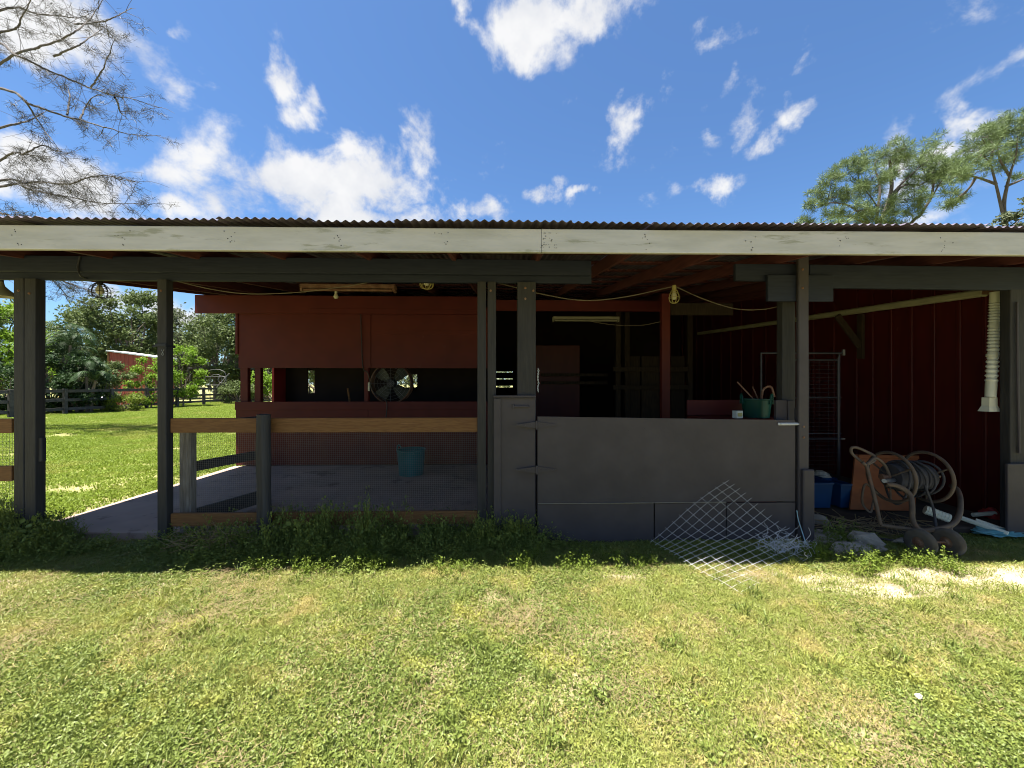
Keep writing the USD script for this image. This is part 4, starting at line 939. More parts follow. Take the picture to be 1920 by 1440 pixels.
MB().lathe([(0, 0), (.03, 0), (.03, .03), (.018, .035), (.018, .07), (.024, .072), (.024, .09), (0, .09)], (XA - .1, YCc, ZC), (1, 0, 0), 14).build('hose_fitting', 'rusty', hr)
# frame: side loops, base and handle
YB2 = 3.62
fl = resample([P6(1050, 680, 3.72), P6(1120, 690, 3.7), P6(1195, 740, 3.66), P6(1212, 820, 3.6), P6(1215, 900, 3.56), P6(1262, 962, 3.52), P6(1360, 955, 3.52), P6(1455, 930, 3.56), P6(1500, 870, 3.62), P6(1508, 780, 3.75), P6(1490, 715, 3.9), P6(1450, 690, 4.0)], 60)
MB().tube(fl, .022, 10).build('base_frame', 'cart_paint', hr, smooth=True)
MB().tube(resample([P6(930, 560, 3.75), P6(950, 640, 3.72), P6(985, 780, 3.66), P6(1018, 930, 3.6)], 20), .016, 8).build('leg', 'cart_paint', hr, smooth=True)
MB().tube(resample([P6(1000, 740, 3.95), P6(930, 680, 3.95), P6(908, 730, 3.95), P6(908, 800, 3.95), P6(955, 850, 3.95), P6(975, 780, 3.95)], 30), .011, 8).build('crank_loop', 'cart_paint', hr, smooth=True)
MB().tube(resample([P6(905, 545, 3.85), P6(845, 495, 3.85), P6(838, 460, 3.85), P6(870, 455, 3.85), P6(930, 480, 3.85), P6(975, 505, 3.82), P6(978, 535, 3.8), P6(930, 560, 3.75), P6(905, 545, 3.76)], 50), .014, 8).build('handle', 'cart_paint', hr, smooth=True)
MB().tube(resample([P6(935, 555, 3.75), P6(985, 520, 3.8), P6(1040, 560, 3.86), P6(1080, 640, 3.9)], 24), .014, 8).build('arm', 'cart_paint', hr, smooth=True)
MB().tube([P6(1040, 660, 3.7), P6(1110, 655, 3.88)], .02, 8).build('axle', 'steel', hr)
MB().tube([(3.95, YCc, ZC), (4.55, YCc, ZC)], .012, 8).build('axle', 'cart_paint', hr)
MB().tube([P6(1262, 962, 3.52), P6(1265, 1035, 3.42)], .014, 8).tube([P6(1450, 930, 3.56), P6(1440, 1035, 3.42)], .014, 8).tube([P6(1018, 930, 3.6), P6(1262, 962, 3.52)], .014, 8).build('undercarriage', 'cart_paint', hr)
for u_, v_ in ((1262, 1032), (1432, 1030)):
    c_ = P6(u_, v_, 3.42); rr_ = .118; c_[2] = rr_ + .0
    w = UsdGeom.Xform.Define(stage, numbered('/World/hose_reel_cart', 'wheel')).GetPrim()
    MB().lathe([(.05, -.03), (rr_ - .018, -.036), (rr_, -.022), (rr_ + .004, 0), (rr_, .022), (rr_ - .018, .036), (.05, .03), (.05, -.03)], c_, (1, .15, 0), 28).build('tyre', 'tyre', w, smooth=50)
    MB().lathe([(0, -.034), (.02, -.034), (.026, -.024), (.058, -.02), (.058, .02), (.02, .03), (0, .034)], c_, (1, .15, 0), 18).build('rim', 'rusty', w, smooth=40)
MB().tube([P6(1250, 1034, 3.42) * [1, 1, 0] + [0, 0, .118], P6(1440, 1034, 3.42) * [1, 1, 0] + [0, 0, .118]], .01, 8).build('axle', 'rusty', hr)

# pipes, sheets and litter on the ground of the right bay
lit = [('pvc_pipe', [P6(1500, 865, 4.05), P6(1800, 985, 3.75)], .024, 'white_plastic', 'long white plastic pipe lying at the foot of the red wall', 'pipe'),
       ('pvc_pipe', [P6(1585, 868, 4.2), P6(1720, 858, 4.2)], .022, 'white_plastic', 'short white pipe lying by the red wall corner', 'pipe'),
       ('pvc_pipe', [P6(1600, 900, 4.0), P6(1790, 965, 3.85)], .02, 'white_plastic', 'thin pale pipe between the long pipe and the blue sheet', 'pipe')]
for nm, pts, r_, lk, lab, cat_ in lit:
    pts = [np.array([p_[0], p_[1], max(r_, min(p_[2], .12))]) for p_ in pts]
    tag(MB().tube(pts, r_, 12).build(nm, lk, smooth=40), lab, cat_)
a_, b_ = P6(1290, 835, 4.1), P6(1440, 890, 4.0)
wg = thing('plastic_tube', 'white ribbed plastic tube lying under the hose reel', 'plastic tube')
MB().tube([a_, b_], .045, 14).build('tube', 'white_plastic', wg, smooth=40)
for t_ in np.linspace(.1, .9, 7):
    c_ = a_ + (b_ - a_) * t_; MB().lathe([(.046, -.004), (.049, 0), (.046, .004)], c_, (b_ - a_), 14).build('rib', 'white_plastic', wg)


def crumpled(name, loc, size, look, label, cat_, seed, sub=3, rough_=.6, freq=2.2):
    s_ = trimesh.creation.icosphere(sub, 1.0); v_ = np.array(s_.vertices)
    v_ = v_ * (1 + rough_ * (meshkit.fbm(v_ * freq + seed * 3, 4, seed)[:, None] - .5) * 2) * size
    v_[:, 2] = np.maximum(v_[:, 2], -size[2] * .35)
    tag(usdkit.mesh(stage, numbered('/World', name), (v_ + loc, s_.faces), LOOKS[look], smooth=35).GetPrim(), label, cat_)


p_ = P6(1740, 955, 3.85); crumpled('teal_sheet', (p_[0], p_[1], .04), (.24, .12, .035), 'teal_tarp', 'crumpled pale turquoise plastic sheet at the foot of the red wall', 'plastic sheet', 4, 4)
p_ = P6(1725, 860, 4.25); crumpled('red_rag', (p_[0], p_[1], .05), (.13, .1, .09), 'red_bright', 'red cloth lying near the right corner of the wall', 'cloth', 9)
def stone(u_, v_, Y_, size, label, seed, cat_='stone'):
    p_ = P6(u_, v_, Y_); g__ = np.random.default_rng(seed); q_ = g__.normal(size=(22, 3)); q_ /= np.linalg.norm(q_, axis=1, keepdims=True)
    q_ = np.clip(q_ * g__.uniform(.8, 1.1, (22, 1)) * 1.25, -1, 1) * size; h_ = trimesh.convex.convex_hull(q_).subdivide().subdivide()
    v_ = np.array(h_.vertices); v_ = v_ + (meshkit.fbm(v_ * 30 + seed, 4, seed)[:, None] - .5) * .3 * v_
    tag(usdkit.mesh(stage, numbered('/World', 'stone'), (v_ + [p_[0], p_[1], size[2] * .55], h_.faces), LOOKS['rubble'], smooth=18).GetPrim(), label, cat_)


stone(690, 905, 3.75, (.17, .12, .06), 'flat broken concrete block beside the right post foot', 11, 'rubble')
stone(925, 985, 3.6, (.12, .1, .09), 'round pale stone between the weeds and the cart leg', 13)
stone(835, 1050, 3.45, (.18, .09, .07), 'long pale stone in the weeds before the right bay', 15)
for u_, v_, Y_, z_, sd_, lb_ in ((760, 960, 3.7, (.07, .05, .04), 51, 'small pale rubble piece between the two stones'), (1010, 1010, 3.5, (.06, .05, .035), 52, 'small rubble piece beside the round pale stone'), (1130, 935, 3.7, (.08, .05, .03), 53, 'flat rubble piece under the cart frame')): stone(u_, v_, Y_, z_, lb_, sd_, 'rubble')
stone(640, 835, 4.1, (.1, .1, .09), 'dark round stone in front of the large blue bin', 16)
p_ = at(1722, 1308, Z=.03); crumpled('litter_scrap', (p_[0], p_[1], .035), (.014, .012, .014), 'paper', 'tiny white scrap lying on the sunny lawn at the right', 'scrap', 21, 2)
stk = MB(); g_r = np.random.default_rng(5)
for k_ in range(60):
    c_ = P6(g_r.uniform(700, 1250), g_r.uniform(800, 950), 4.0); c_[2] = g_r.uniform(.02, .1)
    d_ = g_r.normal(size=3) * [.25, .2, .05]; stk.tube([c_ - d_, c_ + g_r.normal(size=3) * .02, c_ + d_], g_r.uniform(.002, .005), 4)
tag(stk.build('dry_twigs', 'straw'), 'loose dry twigs on the ground under the hose reel', 'twigs', kind='stuff')

# welded wire sheet leaning on the gate, and a tangle of thin wire
wp_ = thing('wire_mesh_sheet', 'bent sheet of welded wire mesh leaning on the gate', 'wire mesh')
cA, cL, cR = at(1358, 906, Y=3.75), at(1222, 1000, Y=3.62), at(1543, 1045, Y=3.4)
cR[2] = .05; cB = at(1385, 1112, Z=.004)


def patch_pt(s_, t_):
    """s along A to L, t along A to R."""
    p__ = (1 - s_) * (1 - t_) * cA + s_ * (1 - t_) * cL + (1 - s_) * t_ * cR + s_ * t_ * cB
    return p__ + np.array([0, .025 * math.sin(4 * s_ + 6 * t_), -.05 * math.sin(math.pi * min(1, s_ * .5 + t_ * .6)) + .012 * math.sin(9 * t_ + 5 * s_)])


def lifted(p__): p__ = np.array(p__); p__[2] = max(p__[2], .003 + .012 * math.sin(p__[0] * 9) ** 2); p__[1] = min(p__[1], 3.755); return p__


wmesh = MB()
for s_ in np.linspace(0, 1, 11): wmesh.tube([lifted(patch_pt(s_, t_)) for t_ in np.linspace(-.02, 1.02, 22)], .0013, 5)
for t_ in np.linspace(0, 1, 16): wmesh.tube([lifted(patch_pt(s_, t_)) for s_ in np.linspace(-.06, 1.03, 18)], .0013, 5)
wmesh.build('wire_grid', 'galvanized', wp_)
tg = MB(); g_r = np.random.default_rng(12); cc = at(1462, 1040, Y=3.5)
for k_ in range(170):
    o_ = cc + np.clip(g_r.normal(size=3), -2, 2) * [.085, .05, .045]; pts = [o_]
    d_ = g_r.normal(size=3)
    for j_ in range(9):
        d_ = d_ * .6 + g_r.normal(size=3) * .8; pts.append(pts[-1] + d_ * [.026, .02, .022])
    pts = [np.array([a__[0], min(a__[1], 3.72), max(a__[2], .02)]) for a__ in pts]
    tg.tube(resample(pts, 20), .0017, 4)
tag(tg.build('wire_tangle', 'galvanized'), 'tangled ball of thin wire under the mesh sheet', 'wire tangle')

# ------------------------------------------------------------------ lawn
def tuft(seed, rad, nb, nl, h, w, leaf, lean=.9):
    g = np.random.default_rng(seed)

    def disc(n): a_ = g.uniform(0, 2 * np.pi, n); r_ = rad * np.sqrt(g.uniform(0, 1, n)) * g.uniform(.8, 1.15, n); return np.stack([r_ * np.cos(a_), r_ * np.sin(a_), 0 * a_], 1)
    m_ = MB()
    if nb: m_.add(*blades(disc(nb), h, w, lean, seed + 1))
    if nl:
        p__ = disc(nl); p__[:, 2] = g.uniform(.008, h * .62, nl)
        m_.add(*leaves(p__, leaf, seed + 2, up=.35, aspect=.6))
    return m_.mesh()


def scatter(n, box_, seed, keep):
    g = np.random.default_rng(seed); x = g.uniform(box_[0], box_[1], n); y = g.uniform(box_[2], box_[3], n)
    k_ = g.uniform(0, 1, n) < keep(x, y); return x[k_], y[k_]


def lawn_noise(x, y, sc, seed): return meshkit.fbm(np.stack([np.asarray(x) * sc, np.asarray(y) * sc, 0 * np.asarray(x)], -1), 4, seed)


def front_keep(x, y):
    k_ = np.clip((lawn_noise(x, y, 3.1, 21) - .27) * 7, .72, 1)
    return k_ * (1 - .93 * np.clip(in_sand(x, y) * 1.45, 0, 1)) * (np.abs(x) < 1.45 * y + .6) * ((y < 3.95) | (x < -5.0))


def weed_clump(seed, rad, h, stems, per, leaf):
    g = np.random.default_rng(seed); m_ = MB(); P_ = []
    for _ in range(stems):
        a_ = g.uniform(0, 6.283); r_ = rad * math.sqrt(g.uniform()); b_ = np.array([r_ * math.cos(a_), r_ * math.sin(a_), 0]); hh = h * g.uniform(.45, 1.1)
        tip = b_ + np.array([g.normal(0, .35) * hh, g.normal(0, .35) * hh, hh]); mid = (b_ + tip) / 2 + [0, 0, hh * .12]
        c_ = resample([b_, mid, tip], 5); m_.tube(c_, .0014, 3, False)
        t_ = g.uniform(.15, 1.05, per)[:, None]; P_.append(b_ * (1 - t_) ** 2 + 2 * mid * t_ * (1 - t_) + tip * t_ ** 2 + g.normal(0, leaf * .7, (per, 3)))
    m_.add(*leaves(np.vstack(P_), leaf, seed + 5, up=.45, aspect=.55)); return m_.mesh()


gp_ = [tuft(100 + i, .17, 230, 90, .04 + .006 * (i % 3), .0034, .013, 1.05) for i in range(6)]          # grassy
cp_ = [tuft(200 + i, .16, 90, 300, .034 + .006 * (i % 3), .0032, .0145, 1.0) for i in range(6)]             # clover like
x, y = scatter(5600, (-6.2, 6.2, .9, 4.0), 31, front_keep)
x2, y2 = scatter(1500, (5.0, 9.5, 1.0, 7.5), 32, lambda a_, b_: ((b_ < 3.6) & (a_ > 6.2) | (a_ > 6.75)) * .9 * (1 - .9 * np.clip(in_sand(a_, b_) * 1.4, 0, 1)))
x, y = np.concatenate([x, x2]), np.concatenate([y, y2])
cl = lawn_noise(x, y, .8, 40) + .09 * np.clip(-x / 3, -1, 1) + .05 * RNG.normal(size=len(x)) > .47
gi = np.random.default_rng(8).integers(0, 6, len(x))
idx = np.where(cl, 6 + gi, gi)
sc = np.random.default_rng(9).uniform(.75, 1.25, len(x))
tag(instancer('lawn', gp_ + cp_, ['lawn'] * 6 + ['clover'] * 6, np.column_stack([x, y, ground_z(x, y) - .004]), sc, 33, idx), 'sunlit mown lawn of short grass and clover in front of the barn', 'grass', kind='stuff')
# longer loose grass bunches
lp_ = [tuft(300 + i, .06, 34, 0, .12, .0062, 0, 1.05) for i in range(5)]
x, y = scatter(620, (-5, 5, 1.2, 3.5), 51, lambda a_, b_: (lawn_noise(a_, b_, 1.4, 60) > .46) * (1 - in_sand(a_, b_)) * .9)
tag(instancer('grass_bunches', lp_, 'clover', np.column_stack([x, y, 0 * x]), np.random.default_rng(3).uniform(.6, 1.1, len(x)), 34), 'longer loose bunches of grass scattered over the lawn', 'grass', kind='stuff')
# dry straw lying in the lawn
sp_ = []
for i in range(4):
    g = np.random.default_rng(400 + i); m_ = MB()
    for _ in range(90):
        a_ = g.uniform(0, 6.283); c_ = np.array([g.normal(0, .09), g.normal(0, .09), g.uniform(.012, .04)]); d_ = np.array([math.cos(a_), math.sin(a_), g.normal(0, .2)]) * g.uniform(.008, .025); n_ = np.array([-math.sin(a_), math.cos(a_), 0]) * .0008
        m_.add([c_ - d_ - n_, c_ + d_ - n_, c_ + d_ + n_, c_ - d_ + n_], [[0, 1, 2, 3]])
    sp_.append(m_.mesh())
x, y = scatter(800, (-5, 5, 1.2, 3.6), 52, lambda a_, b_: np.clip((lawn_noise(a_, b_, 3.1, 21) - .5) * -9 + .35, .12, 1) * (np.abs(a_) < 1.45 * b_ + .4))
tag(instancer('dry_straw', sp_, 'straw', np.column_stack([x, y, 0 * x]), np.random.default_rng(3).uniform(.7, 1.3, len(x)), 35), 'bleached straw lying between the grass blades', 'straw', kind='stuff')
lw_ = [weed_clump(700 + i, .07, .075, 9, 12, .034) for i in range(4)]
q_ = np.array([at(px, py, Z=0) for px, py in ((230, 1318), (205, 1330), (500, 1310), (1120, 1310), (860, 1395), (1340, 1425), (1690, 1275), (1040, 1400), (150, 1240), (1420, 1395), (780, 1285), (1640, 1150), (330, 1190), (1700, 1380), (1790, 1230), (960, 1250), (610, 1400), (90, 1360), (1250, 1220), (420, 1130), (880, 1120))])
tag(instancer('lawn_weeds', lw_, 'clover', q_ + [0, 0, .0], np.random.default_rng(14).uniform(.35, .75, len(q_)), 41), 'single darker broad-leaved weeds standing in the lawn', 'weeds', kind='stuff')
# lawn behind on the left
fp_ = [tuft(500 + i, .45, 420, 120, .07, .012, .035, 1.0) for i in range(6)]
x, y = scatter(9000, (-34, -4.6, 3.6, 34), 53, lambda a_, b_: (a_ > -1.45 * b_ - 1) * (a_ < -.5 * b_) * (a_ < np.where((b_ > 3.6) & (b_ < 13), -5.2, -4.7)) * np.clip(1.2 - b_ / 45, .45, .9))
tag(instancer('back_lawn', fp_, 'far_lawn', np.column_stack([x, y, ground_z(x, y) - .005]), np.random.default_rng(4).uniform(.7, 1.15, len(x)), 36), 'bright lawn between the barn and the far board fence', 'grass', kind='stuff')


# ------------------------------------------------------------------ weeds along the barn
wk = [weed_clump(600 + i, .14, 1.0 * .2, 18, 13, .023) for i in range(6)]
hx_ = [-40, 0, 60, 110, 160, 290, 330, 380, 470, 520, 600, 680, 720, 780, 900, 980, 1030, 1060, 1120, 1240, 1300, 1500, 1540, 1600, 1640, 1700, 1780, 1860, 1920]
hy_ = [930, 950, 958, 975, 1004, 1006, 985, 968, 955, 950, 948, 936, 958, 966, 962, 958, 985, 1022, 1034, 1036, 1042, 1050, 975, 985, 990, 1005, 1030, 1052, 1056]
P_, S_ = [], []
g = np.random.default_rng(77)
for _ in range(560):
    px = g.uniform(-40, 1920); Y_ = g.uniform(3.3, 3.78)
    p_ = at(px, 1000, Y=Y_); top = at(px, np.interp(px, hx_, hy_), Y=3.72)[2]
    bare = (1560 < px) * (g.uniform() < .45) + (1060 < px < 1560) * (g.uniform() < .35)
    if bare: continue
    hh = max(.035, top) * (np.clip((Y_ - 3.2) / .55, .2, 1)) * g.choice([g.uniform(.25, .7), g.uniform(.6, 1.25)])
    P_.append([p_[0], Y_, -.005]); S_.append([.75 + .5 * g.uniform(), .75 + .5 * g.uniform(), hh / .2])
for _ in range(90):                                   # a few behind the first row, at the feet of the posts
    px = g.choice([g.uniform(-30, 125), g.uniform(300, 920)]); Y_ = g.uniform(3.8, 3.98); p_ = at(px, 1000, Y=Y_); top = at(px, np.interp(px, hx_, hy_), Y=3.8)[2]
    P_.append([p_[0], Y_, -.005]); S_.append([.8, .8, max(.05, top) * g.uniform(.7, 1) / .2])
P_, S_ = np.array(P_), np.array(S_)
tag(instancer('weeds', wk, 'weed', P_, S_, 37), 'low green weeds growing along the foot of the barn', 'weeds', kind='stuff')
# sunlit weeds at the edge of the shade on the right and in front of the wire
bk = [weed_clump(650 + i, .1, .16, 14, 14, .022) for i in range(4)]
P_ = []
for px, py, n_ in ((1570, 1050, 6), (1640, 1065, 8), (1720, 1062, 7), (1600, 1015, 5), (1780, 1075, 3), (1230, 1062, 3), (1090, 1070, 4), (1180, 1066, 2), (860, 1072, 6), (700, 1070, 7), (600, 1068, 6), (480, 1072, 4), (960, 1070, 4)):
    for _ in range(n_): q_ = at(px + g.normal(0, 22), py + g.normal(0, 6), Z=.0); P_.append([q_[0], min(q_[1], 3.7), -.005])
P_ = np.array(P_)
tag(instancer('edge_weeds', bk, 'bright_weed', P_, g.uniform(.5, 1.05, len(P_)), 38), 'yellow green sprouts at the edge of the shade', 'weeds', kind='stuff')


def leafy_plant(px, py, Y_, h, r_, n_, leaf, label, look='weed', seed=1):
    g_ = np.random.default_rng(seed); b_ = at(px, py, Y=Y_); b_[2] = -.01
    t_ = thing('leafy_weed', label, 'weed', loc=b_)
    st, lf_ = MB(), []
    for _ in range(n_):
        a_ = g_.uniform(0, 6.283); e_ = np.array([math.cos(a_) * r_ * g_.uniform(.3, 1), math.sin(a_) * r_ * g_.uniform(.3, 1) * .6, h * g_.uniform(.55, 1.05)])
        st.tube(resample([(0, 0, 0), e_ * [.35, .35, .6], e_], 6), [.004, .0035, .003, .003, .002, .002], 5, False)
        for k_ in range(4): lf_.append(e_ * (1 - .13 * k_) + g_.normal(0, leaf * .55, 3))
    st.build('stem', look, t_); MB().add(*leaves(np.array(lf_), leaf, seed + 9, up=.7, aspect=.7)).build('foliage', look, t_)


leafy_plant(575, 1010, 3.68, .3, .24, 26, .062, 'broad-leaved dark weed at the foot of the round post', seed=3)
leafy_plant(45, 1000, 3.66, .3, .2, 20, .06, 'broad-leaved weed in front of the double grey post', seed=5)
leafy_plant(690, 1000, 3.7, .4, .2, 30, .035, 'tallest bushy weed against the pen mesh', seed=6)
leafy_plant(975, 1010, 3.66, .32, .2, 30, .034, 'bushy weed in front of the grey side panel', seed=8)
dt = MB(); g_r = np.random.default_rng(15); c0 = at(395, 1015, Y=3.62)
for _ in range(110):
    o_ = c0 + g_r.normal(size=3) * [.17, .07, .03] + [0, 0, -.0]; o_[2] = abs(o_[2] - c0[2]) + .06 + g_r.uniform(0, .12); d_ = g_r.normal(size=3) * [.09, .05, .05]
    dt.tube(resample([o_ - d_, o_ + g_r.normal(size=3) * .015, o_ + d_], 5), .0018, 4, False)
tag(dt.build('dry_brush', 'straw'), 'heap of dry brown twigs in the weeds left of the round post', 'brush', kind='stuff')

# ------------------------------------------------------------------ far fence
ffence = thing('board_fence', 'dark three-rail board fence across the far lawn', 'fence')
fpx = [(-330, 792), (-120, 788), (20, 784), (122, 777), (209, 772), (275, 766), (332, 763), (382, 759), (422, 756.5), (470, 754), (520, 751), (580, 749)]
fpts = [at(px, py, Z=0) for px, py in fpx]
for p_ in fpts: MB().box(p_[0] - .075, p_[0] + .075, p_[1] - .075, p_[1] + .075, -.1, 1.32, .01).build('post', 'fence_wood', ffence)
for a_, b_ in zip(fpts[:-1], fpts[1:]):
    for z_ in (1.2, .74, .28): MB().bar((a_[0], a_[1] - .1, z_), (b_[0], b_[1] - .1, z_), .035, .15).build('rail', 'fence_wood', ffence)

# ------------------------------------------------------------------ trees and shrubs
def crown_points(cl, n, seed):
    """Leaf positions in clumps: cl = (centre, radii) list."""
    g_ = np.random.default_rng(seed); vol = np.array([np.prod(r_) ** .66 for _, r_ in cl]); cnt = (n * vol / vol.sum()).astype(int) + 3; out = []
    for (c_, r_), k_ in zip(cl, cnt):
        d_ = g_.normal(size=(k_, 3)); d_ /= np.linalg.norm(d_, axis=1, keepdims=True)
        rad = g_.uniform(0, 1, (k_, 1)) ** .42 * (1 + .28 * g_.normal(size=(k_, 1)))
        out.append(np.asarray(c_) + d_ * rad * np.asarray(r_))
    return np.vstack(out)


def broad_tree(name, base, h, spread, label, look, seed, n=9000, leaf=.2, trunk=.2, low=.25, cat='tree', nclump=34, flat=.8, bark='bark'):
    g_ = np.random.default_rng(seed); t_ = thing(name, label, cat, loc=base)
    cl = []
    for k_ in range(nclump):
        d_ = g_.normal(size=3); d_ /= np.linalg.norm(d_); rr_ = g_.uniform(.35, 1) ** .5
        c_ = np.array([d_[0] * spread * rr_ * .85, d_[1] * spread * rr_ * .85, h * (low + (1 - low) * (.5 + .46 * d_[2] * rr_))])
        s_ = spread * g_.uniform(.18, .34); cl.append((c_, np.array([s_, s_, s_ * flat])))
    w_ = MB(); fork = np.array([g_.normal(0, .03) * h, g_.normal(0, .03) * h, h * max(low, .12) * 1.0])
    w_.tube(resample([(0, 0, -.15), fork * [.3, .8, .5], fork], 8), np.linspace(trunk, trunk * .7, 8), 9)
    for c_, r_ in cl[:: max(1, nclump // 16)]:
        w_.tube(resample([fork * .97, (fork + c_) / 2 + g_.normal(0, .05 * h, 3), c_], 8), np.linspace(trunk * .42, trunk * .06, 8), 6, False)
    w_.build('trunk', bark, t_, smooth=50)
    MB().add(*leaves(crown_points(cl, n, seed + 1), leaf, seed + 2, up=.25, aspect=.5)).build('crown', look, t_)
    return t_


G = lambda px, Y_: (lambda p_: (p_[0], p_[1], 0.0))(at(px, 720, Y=Y_))
hgt = lambda py, px, Y_: at(px, py, Y=Y_)[2]
broad_tree('broadleaf_tree', G(238, 33), hgt(532, 238, 33), 3.3, 'tall loose broadleaf tree rising behind the small red shed', 'oak_leaf', 11, 12000, .26, .25, .2, nclump=44)
broad_tree('broadleaf_tree', G(150, 34), hgt(578, 150, 34), 3.2, 'rounded tree behind the palm clump', 'oak_leaf', 12, 9000, .26, .22, .12)
broad_tree('broadleaf_tree', G(345, 42), hgt(562, 345, 42), 4.0, 'dull grey green tree just right of the second post', 'grey_leaf', 13, 12000, .3, .3, .08, nclump=44)
broad_tree('broadleaf_tree', G(418, 36), hgt(574, 418, 36), 3.2, 'dense green tree beside the corner of the red stall', 'oak_leaf', 14, 12000, .26, .25, .16, nclump=44)
broad_tree('broadleaf_tree', G(290, 46), hgt(610, 290, 46), 4.2, 'grey tree farthest back behind the red shed roof', 'grey_leaf', 15, 9000, .3, .3, .05)
broad_tree('broadleaf_tree', G(500, 40), hgt(600, 500, 40), 3.6, 'tree seen through the open strip of the stall', 'grey_leaf', 16, 8000, .3, .3, .05)
broad_tree('broadleaf_tree', G(590, 40), hgt(600, 590, 40), 3.6, 'tree seen through the narrow slit of the stall back wall', 'oak_leaf', 19, 6000, .3, .3, .05)
broad_tree('broadleaf_tree', G(-30, 24), hgt(560, -30, 24), 2.9, 'leafy tree left of the double grey post', 'lime_leaf', 17, 9000, .2, .2, .1)
broad_tree('broadleaf_tree', G(40, 27), hgt(560, 40, 27), 2.8, 'dark tree hidden behind the double grey post', 'oak_leaf', 18, 8000, .22, .22, .1)
broad_tree('shrub', G(283, 25.5), hgt(668, 283, 25.5), 1.3, 'bright yellow green shrub in front of the red shed', 'lime_leaf', 20, 3500, .16, .05, .0, 'shrub', 20)
broad_tree('shrub', G(345, 27.5), hgt(640, 345, 27.5), 1.5, 'bright shrub right of the second post', 'lime_leaf', 21, 4500, .16, .06, .0, 'shrub', 22)
broad_tree('shrub', G(232, 22.6), hgt(738, 232, 22.6), 1.1, 'low green shrub along the fence before the shed', 'bright_weed', 22, 1800, .13, .04, .0, 'shrub', 16)
broad_tree('shrub', G(212, 24), hgt(668, 212, 24), 1.15, 'grey green bush hiding the left half of the red shed', 'oak_leaf', 29, 3500, .15, .05, .0, 'shrub', 20)
broad_tree('shrub', G(190, 23), hgt(705, 190, 23), 1.0, 'dark shrub beside the shed corner', 'oak_leaf', 23, 2500, .15, .05, .0, 'shrub', 16)
broad_tree('shrub', G(145, 21.6), hgt(650, 145, 21.6), 1.6, 'dark tangled shrub under the palms', 'palm_leaf', 24, 5000, .17, .08, .0, 'shrub', 26)
broad_tree('shrub', G(100, 21.4), hgt(660, 100, 21.4), 1.5, 'dark shrub right beside the double grey post', 'palm_leaf', 25, 4200, .17, .08, .0, 'shrub', 26)
broad_tree('shrub', G(8, 20.5), hgt(672, 8, 20.5), 1.5, 'dark shrub behind the left boards', 'palm_leaf', 26, 4000, .17, .08, .0, 'shrub', 26)
broad_tree('shrub', G(445, 32), hgt(715, 445, 32), 1.6, 'green shrub touching the red stall corner', 'oak_leaf', 27, 3000, .17, .06, .0, 'shrub', 18)
broad_tree('shrub', G(505, 34), hgt(690, 505, 34), 2.0, 'shrub behind the fence seen through the stall', 'lime_leaf', 28, 3000, .2, .06, .0, 'shrub', 18)


def palm(base, h, n_, L, label, seed):
    g_ = np.random.default_rng(seed); t_ = thing('palm', label, 'palm', loc=base)
    for k_ in range(3):
        o_ = g_.normal(0, .22, 2); tp = np.array([o_[0] * 2.5, o_[1] * 2.5, h * (1 - .14 * k_)])
        MB().tube(resample([(o_[0], o_[1], -.1), (o_[0] * 1.5, o_[1] * 1.5, h * .45), tp], 8), np.linspace(.075, .055, 8), 8).build('trunk', 'bark', t_, smooth=40)
        for q_ in range(n_):
            a_ = g_.uniform(0, 6.283); el = g_.uniform(.45, 1.45); l_ = L * g_.uniform(.75, 1.15); dh = np.array([math.cos(a_), math.sin(a_), 0])
            c_ = resample([tp, tp + dh * l_ * .45 * math.cos(el) + [0, 0, l_ * .5 * math.sin(el)], tp + dh * l_ * (.75 * math.cos(el) + .2) + [0, 0, l_ * (.62 * math.sin(el) - .12)], tp + dh * l_ * (.9 * math.cos(el) + .3) + [0, 0, l_ * (.55 * math.sin(el) - .42)]], 20)
            fr__ = MB().tube(c_, np.linspace(.014, .004, 20), 4, False); sd = np.array([-dh[1], dh[0], 0])
            for i in range(2, 20):
                for s_ in (-1, 1):
                    ll = L * .3 * math.sin(math.pi * (i / 21) ** .8) + .05; tip = c_[i] + sd * s_ * ll * .8 + (c_[i] - c_[i - 1]) / np.linalg.norm(c_[i] - c_[i - 1]) * ll * .45 - [0, 0, ll * .4]
                    w_ = (c_[i] - c_[i - 1]) / np.linalg.norm(c_[i] - c_[i - 1]) * .022
                    fr__.add([c_[i] - w_, c_[i] + w_, (c_[i] + tip) / 2 + w_ * .9 + [0, 0, .03], tip, (c_[i] + tip) / 2 - w_ * .9 + [0, 0, .03]], [[0, 1, 2], [0, 2, 4], [4, 2, 3]])
            fr__.build('frond', 'palm_leaf', t_)


palm(G(132, 22.0), hgt(628, 132, 22), 9, 1.35, 'tallest feathery palm with upright fronds right of the double grey post', 31)
palm(G(98, 21.8), hgt(655, 98, 21.8), 9, 1.2, 'dark feathery palm half hidden by the double grey post', 32)
palm(G(165, 21.9), hgt(690, 165, 21.9), 8, 1.1, 'short arching palm in front of the shed', 33)

